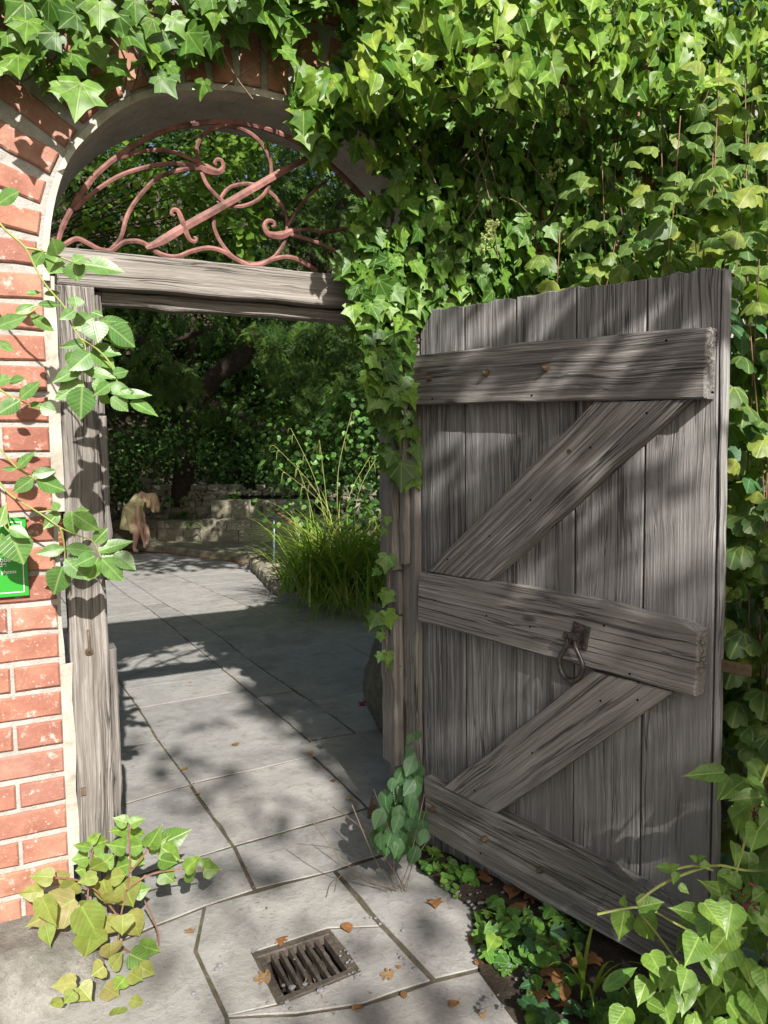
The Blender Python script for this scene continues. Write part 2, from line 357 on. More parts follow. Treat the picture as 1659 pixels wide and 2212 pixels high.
def jl(pts):
    P = sorted([tuple(G(*p)[:2]) for p in pts], key=lambda q: q[1]); ys = [p[1] for p in P]; xs = [p[0] for p in P]
    k0 = (xs[1]-xs[0])/(ys[1]-ys[0]); k1 = (xs[-1]-xs[0])/(ys[-1]-ys[0])
    def f(y):
        if y < ys[0]: return xs[0]+k0*(y-ys[0])*.3
        if y > ys[-1]: return xs[-1]+k1*(y-ys[-1])
        return float(np.interp(y, ys, xs))
    return f
LA = jl([(239, 1445), (299, 1529), (343, 1601), (411, 1693)])
LB = jl([(273, 1285), (319, 1313), (371, 1353), (417, 1393), (471, 1437), (535, 1491), (599, 1543), (665, 1597)])
LC = jl([(347, 1299), (423, 1341), (479, 1377), (507, 1401), (555, 1437), (631, 1489), (687, 1523), (765, 1581)])
LE = jl([(617, 1343), (679, 1360), (727, 1381), (821, 1429)])
NFLAG = [0]
def flag(poly, gap=.005, t=.05):
    if area2(poly) < 0: poly = poly[::-1]
    NFLAG[0] += 1; k = NFLAG[0]; r = np.random.default_rng(k)
    c = np.mean(np.asarray(poly, float), axis=0)
    p = inset([np.asarray(q, float)-c for q in poly], gap+r.uniform(-.001, .002))
    p = rough(p, .09, .0022, k)
    h = t+float(np.clip(r.normal(0, .0008), -.0012, .0015)); a, b = np.clip(r.normal(0, .001, 2), -.0016, .0016)
    o = prism(p, t, .0014, top=lambda q: h+a*q[0]+b*q[1]).build('flagstone', MAT['flag'], path, Matrix.Translation((c[0], c[1], -t)))
    return o
def gy(p): return float(G(*p)[1])
def column(fl, fr, pairs, yend, step):
    """flags between two long joints; pairs: (left y, right y) of the cross joints, near to far"""
    k = 0; pr = list(pairs)
    while pr[-1][0] < yend:
        s = step*(.75+.6*random.random()); pr.append((pr[-1][0]+s, pr[-1][1]+s+random.uniform(-.03, .03)))
    for (a, b), (c, d) in zip(pr, pr[1:]):
        L = [(fl(y), y) for y in np.linspace(a, c, max(2, int((c-a)/.3)+1))]; R = [(fr(y), y) for y in np.linspace(b, d, max(2, int((d-b)/.3)+1))]
        flag(L + R[::-1])
def pair(p, q): return gy(p), gy(q)
column(LA, LB, [pair((411, 1693), (675, 1633)), pair((299, 1529), (535, 1489)), pair((275, 1488), (489, 1455)), pair((232, 1440), (420, 1395))], 11.5, .85)
column(LB, LC, [pair((668, 1600), (768, 1583)), pair((555, 1505), (635, 1491)), pair((465, 1433), (527, 1423)), pair((415, 1391), (475, 1379))], 11.5, .75)
column(LC, LE, [pair((767, 1584), (860, 1560)), pair((685, 1509), (805, 1489)), pair((559, 1433), (751, 1405)), pair((523, 1407), (655, 1363))], 9.5, 1.0)
_a, _b = G(-60, 1835), G(411, 1694); _yl = float(_b[1]+(_a[1]-_b[1])*(_b[0]+.75)/(_b[0]-_a[0]))
column(lambda y: -.75, LA, [(_yl, float(_b[1])), pair((330, 1602), (343, 1601)), pair((280, 1530), (299, 1529)), pair((262, 1480), (275, 1478))], 11.5, .7)
column(LE, lambda y: 3.5, [(1.1, 1.1), (1.9, 2.0), (2.75, 2.8), (3.5, 3.5)], 9.2, .95)
def dflag(pts): flag([tuple(G(*p)[:2]) for p in pts])
dflag([(411, 1693), (675, 1633), (793, 1744), (504, 1827)])
dflag([(677, 1633), (668, 1602), (767, 1584), (860, 1565), (980, 1660), (960, 1740), (870, 1768), (793, 1744)])
dflag([(-60, 1835), (411, 1695), (430, 1725), (504, 1827), (330, 1880), (-60, 2010)])
dflag([(-60, 2012), (330, 1882), (504, 1829), (548, 1922), (442, 1957), (332, 2000), (-60, 2170)])
dflag([(506, 1828), (793, 1746), (870, 1768), (960, 1740), (1100, 1780), (860, 1836), (773, 1861), (721, 1881), (550, 1921)])
g = GRC
def goff(i, d): c = np.mean(np.asarray(g), axis=0); q = np.asarray(g[i]); return tuple(q+(q-c)*d)
dflag([(442, 1957), (721, 1881), (824, 2001), goff(1, .035), goff(0, .035), goff(3, .035), (490, 2195), (423, 2053)])
dflag([(824, 2001), (934, 2118), (783, 2169), (640, 2190), (490, 2195), goff(3, .035), goff(2, .035), goff(1, .035)])
dflag([(725, 1880), (860, 1838), (1100, 1782), (1260, 1900), (1200, 2060), (1023, 2095), (938, 2115), (828, 1999)])
dflag([(490, 2197), (640, 2192), (783, 2171), (936, 2120), (1023, 2099), (1200, 2062), (1300, 2260), (1100, 2600), (620, 2640), (500, 2260)])
dflag([(-60, 2172), (332, 2003), (441, 1960), (421, 2054), (488, 2196), (498, 2260), (615, 2640), (-60, 2640)])
tag(path, kind='structure')

# low raised bed and bank in the garden
bedA, bedB, bedC = G(600, 1282)[:2], G(700, 1312)[:2], G(842, 1345)[:2]
bed = MB(); bx = [bedC+np.array([.35, -.9]), bedC, bedB, bedA, bedA+np.array([.35, 2.2]), np.array([7., 7.5]), np.array([7., 2.2])]
prism([tuple(p) for p in bx], .16, .02, bed, top=lambda q: .15+.05*noise.noise((q[0], q[1], 0))).build('planting_bed', MAT['soil'])
tag(bpy.data.objects['planting_bed'], kind='structure')
bs = thing('bed_edging', 'low dark stone edging along the planting bed right of the garden path', 'stone edging', (bedB[0], bedB[1], 0))
def boulder(seed, n1=7, n2=5, sq=.75):
    """a worn lump of stone, one unit across"""
    mb = MB(); vs = []; 
    for j in range(n2+1):
        ph = -pi/2+pi*j/n2
        for i in range(n1):
            th = 2*pi*i/n1
            d = np.array([cos(ph)*cos(th), cos(ph)*sin(th), sin(ph)]); d = np.sign(d)*np.abs(d)**sq
            k = .5*(1+.22*noise.noise(Vector(d*1.6)+Vector((seed*3.1, 0, 0)))); vs.append(d*k)
    fs = [(j*n1+i, j*n1+(i+1) % n1, (j+1)*n1+(i+1) % n1, (j+1)*n1+i) for j in range(n2) for i in range(n1)]
    mb.add(vs, fs); mb.smooth = False; return mb
ROCK = [boulder(i, 9, 6, .6).mesh('stone') for i in range(8)]
for m in ROCK: m.materials.append(MAT['gstone'])
def rock(name, parent, pos, size, rz=0., k=None, tilt=0.):
    M = Matrix.Translation(Vector([float(c) for c in pos])) @ Matrix.Rotation(rz, 4, 'Z') @ Matrix.Rotation(tilt, 4, 'Y') @ Matrix.Diagonal((*size, 1))
    return meshobj(name, ROCK[random.randrange(8) if k is None else k], None, parent, M)
ed = [bedC+np.array([.35, -.9]), bedC, bedB, bedA, bedA+np.array([.35, 2.2])]
for a, b in zip(ed, ed[1:]):
    L = np.linalg.norm(b-a); n = max(2, int(L/.28)); 
    for i in range(n):
        p = a+(b-a)*(i+.5)/n; rock('stone', bs, (p[0], p[1], .07), (L/n*1.1, .14, .20+random.uniform(-.03, .04)), atan2(b[1]-a[1], b[0]-a[0])+random.uniform(-.1, .1))

# the hillside behind the garden: closes the view
hill = MB(); NX, NY = 40, 16
def hz(x, y):
    base = max(0., y-13.2)*.85 + max(0., x-6.0)*.5 + max(0., -2.2-x)*.5
    return min(base, 3.2)+max(0, y-19)*.9 - .03 + .25*noise.noise((x*.5, y*.5, 3))*(base > .2)
hv = [(x, y, hz(x, y)) for y in np.linspace(3.4, 30, NY*2) for x in np.linspace(-14, 22, NX)]
hf = [(j*NX+i, j*NX+i+1, (j+1)*NX+i+1, (j+1)*NX+i) for j in range(NY*2-1) for i in range(NX-1)]
hb = MB().add(hv, hf); hb.smooth = True
hv2 = [v for v in hv]
hb.v = [(x, y, z if (z > .05) else -.03) for x, y, z in hb.v]
tag(hb.build('hillside', MAT['soil']), kind='structure')

# ================================================================== the brick wall with its arch
wall = thing('garden_wall', 'red brick garden wall with a round arch over the gateway', 'wall', (-.3, 0, 0), kind='thing')
ACX, ACZ, AA, AB, AE = .567, 2.10, .72, .69, 2/2.4
def arc(th, d=0.):
    c, s = cos(th), sin(th)
    return np.array([ACX-(AA+d)*math.copysign(abs(c)**AE, c), ACZ+(AB+d)*max(s, 0)**AE])
TH = np.linspace(0, pi, 181); CV = np.array([arc(t) for t in TH])
SEG = np.r_[0, np.cumsum(np.linalg.norm(np.diff(CV, axis=0), axis=1))]
def arcat(s):
    p = np.array([np.interp(s, SEG, CV[:, 0]), np.interp(s, SEG, CV[:, 1])]); e = .01
    q = np.array([np.interp(s+e, SEG, CV[:, 0]), np.interp(s+e, SEG, CV[:, 1])])-np.array([np.interp(s-e, SEG, CV[:, 0]), np.interp(s-e, SEG, CV[:, 1])])
    q = q/np.linalg.norm(q); return p, q
core = MB(); XL, XR, ZT, YF, YB = -3.2, 5.5, 3.35, .010, .34
x0, x1 = ACX-AA, ACX+AA
core.box((XL, YF, -.05), (x0, YB, ZT)); core.box((x1, YF, -.05), (XR, YB, ZT))
cv = [arc(t) for t in np.linspace(0, pi, 41)]
for a, b in zip(cv, cv[1:]):
    core.add([(a[0], YF, a[1]), (b[0], YF, b[1]), (b[0], YF, ZT), (a[0], YF, ZT), (a[0], YB, a[1]), (b[0], YB, b[1]), (b[0], YB, ZT), (a[0], YB, ZT)],
             [(0, 1, 2, 3), (7, 6, 5, 4), (4, 5, 1, 0), (3, 2, 6, 7)])
core.build('mortar_core', MAT['mortar'], wall)
rev = MB(); cr = [arc(t) for t in np.linspace(.0, pi, 49)]
for i, (a, b) in enumerate(zip(cr, cr[1:])):
    def inn(p, i): c = np.array([ACX, ACZ]); v = p-c; w = .020+.006*noise.noise((p[0]*6, p[1]*6, 0)); return p-v/np.linalg.norm(v)*w
    ia, ib = inn(a, i), inn(b, i)
    ya, yb = .0+.012*noise.noise((a[0]*9, a[1]*9, 5)), .0+.012*noise.noise((b[0]*9, b[1]*9, 5))
    rev.add([(a[0], ya, a[1]), (b[0], yb, b[1]), (ib[0], yb, ib[1]), (ia[0], ya, ia[1]), (ib[0], YB, ib[1]), (ia[0], YB, ia[1])], [(3, 2, 1, 0), (5, 4, 2, 3)])
rev.build('arch_reveal', MAT['plaster'], wall)

def brick_mesh(L, H, D, seed):
    p = rough([(-L/2, -H/2), (L/2, -H/2), (L/2, H/2), (-L/2, H/2)], .05, .0016, seed); r = np.random.default_rng(seed)
    a, b = r.normal(0, .012, 2)
    mb = prism(p, D, .005, top=lambda q: D+a*q[0]+b*q[1]); me = mb.mesh('brick'); me.materials.append(MAT['brick']); return me
BS = [brick_mesh(.217, .0745, .09, i) for i in range(6)]; BH = [brick_mesh(.107, .069, .09, 20+i) for i in range(5)]; BQ = [brick_mesh(.130, .0745, .09, 30+i) for i in range(4)]
BV = [brick_mesh(.232, .070, .09, 40+i) for i in range(6)]
def put_brick(meshes, x, z, ang=0., y=0.):
    # local x along the brick, local z towards the viewer (-Y)
    M = frame((x, .09+y+random.uniform(-.003, .002), z), (cos(ang), 0, sin(ang)), (0, -1, 0))
    return meshobj('brick', random.choice(meshes), None, wall, M)
def in_arch(x, z, pad):
    dx = abs(x-ACX)/(AA+pad); dz = max(z-ACZ, 0)/(AB+pad)
    return dx**2.4+dz**2.4 < 1
CH = .0925
for k in range(0, 36):
    z = .0+CH*k+CH/2
    if z > 3.28: break
    xs = []
    if k % 2 == 0:
        x = x0-.002
        while x > -1.3: xs.append((BS, x-.1075)); x -= .228
    else:
        x = x0-.002; xs.append((BQ, x-.064)); x -= .142
        while x > -1.3: xs.append((BS, x-.1075)); x -= .228
    if z > 2.2:                                              # over the arch and the right pier
        x = x0+.11+(.11 if k % 2 else 0)
        while x < 2.9: xs.append((BS, x)); x += .228
    elif z > 1.2:
        x = x1+.12+(.11 if k % 2 else 0)
        while x < 1.9: xs.append((BS, x)); x += .228
    for ms, x in xs:
        if ms is BQ and z > 2.35: ms = BS
        hw = .108 if ms is BS else .064
        if in_arch(x, z, .30) and (z > ACZ-.0 and (in_arch(x-hw, z-.03, .262) or in_arch(x+hw, z-.03, .262))): continue
        put_brick(ms, x, z, random.gauss(0, .006))
s = .05; Ltot = SEG[-1]
nv = int(Ltot/.094); st = (Ltot-.06)/nv
for i in range(nv):
    p, q = arcat(.03+st*(i+.5)); nrm = np.array([-q[1], q[0]])
    c = p+nrm*(.128+random.uniform(-.006, .006))
    put_brick(BV, c[0], c[1], atan2(nrm[1], nrm[0])+random.gauss(0, .015), random.uniform(-.004, .004))
# pointing between the brick edge and the frame
tmp = MB(); zs = np.linspace(.12, 2.12, 34)
for a, b in zip(zs, zs[1:]):
    xa, xb = (-.117+.006*noise.noise((z*7, 1, 2)) for z in (a, b)); ya, yb = (.012+.012*noise.noise((z*6, 4, 2)) for z in (a, b))
    if .95 < b < 1.45 or b < .30: xa -= .022; xb -= .022
    tmp.add([(x0-.004, ya, a), (xa, ya+.008, a), (xb, yb+.008, b), (x0-.004, yb, b), (xa, .06, a), (xb, .06, b)], [(0, 1, 2, 3), (1, 4, 5, 2)])
tmp.build('pointing', MAT['plaster'], wall)
# rough plinth at the wall foot
tmp = MB(); NXp, NYp = 26, 12; vs = []
for j in range(NYp):
    for i in range(NXp):
        u, v = i/(NXp-1), j/(NYp-1); x = -1.3+1.25*u; y = .04-.40*v
        h = .115*(1-max(0, v-.55)/.45)**.8*(1-max(0, u-.86)/.14)**.5 if v < 1 and u < 1 else -.04
        vs.append((x+.02*noise.noise((x*5, y*5, 1)), y+.02*noise.noise((x*5, y*5, 8)), h+.022*noise.noise((x*7, y*7, 2))+.01*noise.noise((x*25, y*25, 2)) if h > 0 else h))
tmp.add(vs, [(j*NXp+i, (j+1)*NXp+i, (j+1)*NXp+i+1, j*NXp+i+1) for j in range(NYp-1) for i in range(NXp-1)]); tmp.smooth = True
tmp.build('plinth', MAT['plinth'], wall)

# ================================================================== the oak gate frame
fr = thing('gate_frame', 'weathered grey oak gate frame standing in the brick arch', 'gate frame', (.5, .06, 0))
def beam(name, a, b, mat, parent, axis='z', seed=0):
    (x0_, y0_, z0_), (x1_, y1_, z1_) = a, b; n = (0, -1, 0)
    if axis == 'z': cs = [(x0_, y0_, z0_), (x0_, y0_, z1_), (x1_, y0_, z1_), (x1_, y0_, z0_)]
    else: cs = [(x0_, y0_, z0_), (x1_, y0_, z0_), (x1_, y0_, z1_), (x0_, y0_, z1_)]
    return plank(name, cs, n, y1_-y0_, mat, parent, seed=seed, amp=.0022, b=.005)
beam('jamb', (-.118, .030, .0), (-.003, .14, 2.098), MAT['frame'], fr, seed=1)
beam('door_stop', (-.002, .060, 1.70), (.018, .135, 2.09), MAT['frame'], fr, seed=2)
beam('door_stop', (-.002, .046, 1.16), (.021, .135, 1.695), MAT['frame'], fr, seed=3)
beam('door_stop', (-.002, .042, .12), (.024, .135, .93), MAT['frame'], fr, seed=4)
beam('lintel', (-.110, .028, 2.101), (1.23, .145, 2.212), MAT['frame'], fr, 'x', 5)
beam('head_stop', (.02, .085, 2.055), (1.12, .14, 2.099), MAT['frame'], fr, 'x', 6)
beam('jamb', (1.125, -.0, .0), (1.25, .125, 2.098), MAT['frame'], fr, seed=7)
beam('door_stop', (1.098, .035, 1.13), (1.122, .075, 2.09), MAT['frame'], fr, seed=8)
beam('door_stop', (1.078, .10, 1.10), (1.122, .215, 2.09), MAT['frame'], fr, seed=9)
beam('door_stop', (1.105, .10, .92), (1.122, .215, 1.095), MAT['frame'], fr, seed=10)
beam('door_stop', (1.078, .10, .30), (1.122, .215, .915), MAT['frame'], fr, seed=11)
beam('door_stop', (1.105, .10, .0), (1.122, .215, .295), MAT['frame'], fr, seed=12)
k = MB(); p = WY(191, 1385, .03)
k.tube(spline([p+[-.0, 0, .035], p+[0, -.016, .03], p+[0, -.02, .0], p+[0, -.016, -.03], p+[0, 0, -.035]], 4), .004, 6)
k.tube([p+[-.0, -.004, -.03], p+[.0, -.012, -.034]], .012, 10); k.build('staple', MAT['rust'], fr)
MB().box((-.106, .022, WY(160, 1715, .02)[2]-.012), (-.09, .035, WY(160, 1715, .02)[2]+.012)).build('iron_cleat', MAT['rust'], fr)

# ================================================================== the red iron fanlight
fl = thing('iron_fanlight', 'red painted wrought iron scrollwork with a sword filling the arch over the lintel', 'ironwork', (.56, .09, 2.212))
def c1(pts, Y=.09): return [WY(x*.5, y*.5, Y) for x, y in pts]
def bar(name, pts, r, Y=.09, flat=1., n=4):
    P = spline(c1(pts, Y), n); m = len(P)
    rr = [r]*m if np.isscalar(r) else list(np.interp(np.linspace(0, 1, m), np.linspace(0, 1, len(r)), r))
    rr = [q*(1+.05*noise.noise((i*.7, q*900, 0))) for i, q in enumerate(rr)]; mb = MB().tube(P, rr, 6, flat); return mb.build(name, MAT['red_iron'], fl)
bar('arch_bar', [(245, 1075), (255, 1020), (300, 920), (400, 770), (560, 640), (700, 570), (840, 535), (980, 527), (1130, 550), (1270, 605), (1400, 690), (1520, 800), (1610, 910), (1645, 1010)], .0095)
bar('scroll', [(300, 925), (350, 850), (450, 720), (560, 668), (650, 650), (740, 655), (830, 690), (890, 722)], .007)
bar('scroll', [(320, 905), (420, 820), (540, 750), (700, 710), (820, 712), (890, 735)], .0075)
bar('scroll', [(470, 1085), (520, 1030), (550, 930), (600, 850), (680, 770), (780, 735), (850, 728), (900, 738)], .0075)
bar('leaf_scroll', [(850, 712), (890, 732), (940, 745), (963, 722), (957, 695), (938, 690), (926, 703), (935, 712)], [.008, .019, .012, .008, .007, .007, .006, .005])
bar('scroll', [(862, 705), (850, 640), (880, 580), (960, 545), (1050, 560), (1120, 610), (1165, 690), (1168, 780), (1130, 850), (1060, 888), (995, 888), (945, 855), (895, 800), (870, 745)], .0072)
bar('scroll', [(940, 878), (985, 815), (1050, 795), (1110, 802), (1170, 835), (1215, 885), (1240, 950), (1233, 1030), (1205, 1085), (1165, 1122), (1090, 1140), (1010, 1112), (955, 1050), (925, 985), (925, 935)], .0072, .098)
bar('scroll', [(275, 1060), (330, 1032), (380, 1052), (430, 1078), (480, 1083), (530, 1050), (590, 1042), (640, 1062), (690, 1097), (760, 1110), (830, 1085), (900, 1072), (960, 1085), (1010, 1115), (1070, 1145)], .0085)
bar('scroll', [(1060, 1148), (1120, 1145), (1180, 1120), (1240, 1110), (1300, 1127), (1370, 1172)], .0085)
bar('sword_blade', [(630, 1072), (700, 1040), (790, 985), (1000, 868), (1220, 740), (1300, 697), (1375, 655)], [.006, .017, .016, .0145, .0135, .012, .010], .078, .5)
bar('sword_guard', [(755, 932), (740, 925), (748, 907), (768, 912), (782, 945), (797, 985), (806, 1012), (820, 1036), (842, 1045), (848, 1030), (836, 1026)], [.004, .006, .007, .008, .01, .011, .01, .008, .007, .006, .004], .078)
bar('scroll', [(1245, 975), (1290, 900), (1340, 840), (1410, 780)], .0062)
bar('scroll', [(1255, 1000), (1320, 992), (1400, 1002), (1500, 985), (1600, 930)], .0062)
bar('scroll', [(1250, 1012), (1350, 1040), (1430, 1075), (1510, 1118)], .0066)
bar('leaf_scroll', [(1275, 990), (1215, 1018), (1160, 1012), (1141, 978), (1155, 955), (1180, 958), (1186, 975), (1172, 980)], [.007, .017, .012, .009, .008, .007, .006, .005])

# ================================================================== the open oak door
door = thing('plank_gate', 'weathered grey oak plank door with Z braces standing open beside the path', 'door', HNG+[0, 0, .0])
def d3(s, z, off=0.): return HNG+DD*s+DN*off+np.array([0, 0, z])
def dq(pts, off): return [d3(*DP(x, y, off), off) for x, y in pts]
ytop = [(900, 674), (1000, 661), (1002, 660), (1113, 643), (1116, 642), (1243, 620), (1252, 618), (1404, 598), (1406, 596), (1545, 576)]
sx = [DP(x, 1032)[0] for x in (909, 1003, 1114, 1241.5, 1391.5, 1549)]
zt = [DP(x, y)[1] for x, y in ytop]
for i in range(5):
    a, b = sx[i]+.0028, sx[i+1]-.0028; r = np.random.default_rng(60+i); zb = .015+.02*r.random()
    n = 7; tops = [(a+(b-a)*j/n, zt[2*i]+(zt[2*i+1]-zt[2*i])*j/n+r.uniform(-.008, .004)) for j in range(n+1)]
    bots = [(a+(b-a)*j/6, zb+r.uniform(-.012, .010)) for j in range(7)]
    poly = [d3(s_, z_) for s_, z_ in bots]+[d3(s_, z_) for s_, z_ in tops[::-1]]
    off = r.uniform(-.003, .002)
    plank('board', [p+DN*off for p in poly], DN, .034, MAT['door'], door, (0, len(poly)-1), .5, .001, .004, 70+i)
a, b = sx[5], sx[5]+.014
plank('edge_strip', [d3(a+.001, .02, -.006), d3(a+.001, DP(1560, 579)[1]), d3(b, DP(1566, 580)[1]-.002), d3(b, .02, -.006)], DN, .03, MAT['door'], door, (0, 1), .1, .0015, .004, 80)
RT_ = .055
plank('rail', dq([(891, 768), (1180, 735), (1300, 726), (1400, 715), (1530, 706), (1523, 861), (890, 874)], RT_), DN, RT_, MAT['rail'], door, (6, 5), .09, .002, .005, 81)
plank('rail', dq([(904, 1237), (1040, 1256), (1250, 1292), (1475, 1345), (1509, 1365), (1501, 1506), (900, 1342)], RT_), DN, RT_, MAT['rail'], door, (6, 5), .09, .002, .006, 82)
plank('rail', dq([(913, 1680), (1128, 1786), (1384, 1918), (1540, 2020), (1540, 2150), (1438, 2096), (1288, 2014), (1128, 1926), (921, 1797)], RT_), DN, RT_, MAT['rail'], door, (0, 2), .09, .002, .006, 83)
c4 = lambda x, y: (x*.52+796.3, y*.52+564); c6 = lambda x, y: (x*.52+796.3, y*.52+1260.8)
BT_ = .047
plank('brace', dq([c4(938, 583), c4(1328, 572), c4(490, 1330), c4(238, 1288)], BT_), DN, BT_, MAT['rail'], door, (3, 0), .1, .002, .004, 84)
plank('brace', dq([c6(922, 364), c6(1262, 452), c6(515, 962), c6(300, 854)], BT_), DN, BT_, MAT['rail'], door, (3, 0), .1, .002, .004, 85)
def bolt(pt, off, r):
    c = dq([pt], off)[0]; mb = MB()
    mb.tube([c-DN*.004, c+DN*.003], r*1.25, 12); mb.tube([c+DN*.003, c+DN*.013], r*.95, 6); mb.tube([c+DN*.013, c+DN*.019, c+DN*.021], [r*.6, r*.5, .001], 8)
    return mb.build('bolt', MAT['rust'], door)
for p in ((255, 485), (490, 465), (738, 443)): bolt(c4(*p), RT_, .0105)
for p in ((270, 937), (487, 1060), (713, 1188)): bolt(c6(*p), RT_, .0105)
nh = MB()
for f, p, off in [(c4, p, RT_) for p in ((265, 572), (678, 558), (1237, 330), (1428, 545))]+[(c4, p, BT_) for p in ((1155, 631), (922, 775), (673, 993), (502, 1142), (328, 1240))] + \
                 [(c6, p, RT_) for p in ((275, 70), (490, 133), (670, 178), (978, 174), (1085, 375), (465, 1120))]+[(c6, p, BT_) for p in ((963, 487), (1117, 483), (680, 703), (440, 860))]:
    c = dq([f(*p)], off)[0]; nh.tube([c-DN*.002, c+DN*.0012], .0036, 8)
nh.build('nail_holes', MAT['black'], door)
c = dq([c4(833, 790)], BT_)[0]; MB().tube([c, c+DN*.003], .007, 10).build('nail', MAT['rust'], door)
# ring handle on the middle rail
pc = dq([c6(880, 218)], RT_)[0]
hd = bpy.data.objects.new('ring_handle', None); link(hd, door, Matrix.Translation(Vector(pc)))
Mp = frame(pc, DD*cos(-.16)+np.array([0, 0, sin(-.16)]), DN)
o_ = prism([(-.030, -.039), (.030, -.039), (.030, .039), (-.030, .039)], .006, .0015).build('backplate', MAT['iron'], hd, Mp)
sc = MB()
for q in ((-.02, .028), (.02, .028), (.021, -.006), (.02, -.03), (-.02, -.03)):
    w = np.array(Mp @ Vector((q[0], q[1], .006))); sc.tube([w, w+DN*.002, w+DN*.003], [.0055, .0045, .001], 10)
sc.build('screws', MAT['iron'], hd)
pin0 = pc-DD*.018+DN*.022
mb = MB()
for s_ in (-.017, 0, .017): mb.tube([pin0+DD*(s_-.008), pin0+DD*(s_+.008)], .0125 if s_ else .010, 12)
mb.tube([pin0-DD*.012-DN*.022, pin0-DD*.012], .010, 8); mb.tube([pin0+DD*.012-DN*.022, pin0+DD*.012], .010, 8); mb.smooth = False
mb.build('hinge_pin', MAT['iron'], hd)
Z = np.array([0, 0, 1.]); rp = []
for s_, z_ in ((-.014, -.004), (-.016, -.03), (-.030, -.055), (-.043, -.085), (-.036, -.118), (-.014, -.137), (.012, -.137), (.035, -.118), (.043, -.085), (.030, -.055), (.016, -.03), (.014, -.004)):
    rp.append(pin0+DD*s_+Z*z_+DN*(.002+.0*z_))
P = spline(rp, 5); mb = MB().tube(P, list(np.interp(np.linspace(0, 1, len(P)), [0, .2, .5, .8, 1], [.0062, .0078, .0098, .0078, .0062])), 10); mb.smooth = True; mb.build('ring', MAT['iron'], hd)
q0 = DP(1553, 1428, -.02); mb = MB()
prism([(-.1, -.017), (.085, -.017), (.087, .016), (-.1, .017)], .008, .0015).build('latch_bar', MAT['rust'], door, frame(d3(q0[0], q0[1]-.012, -.03), DD, DN))

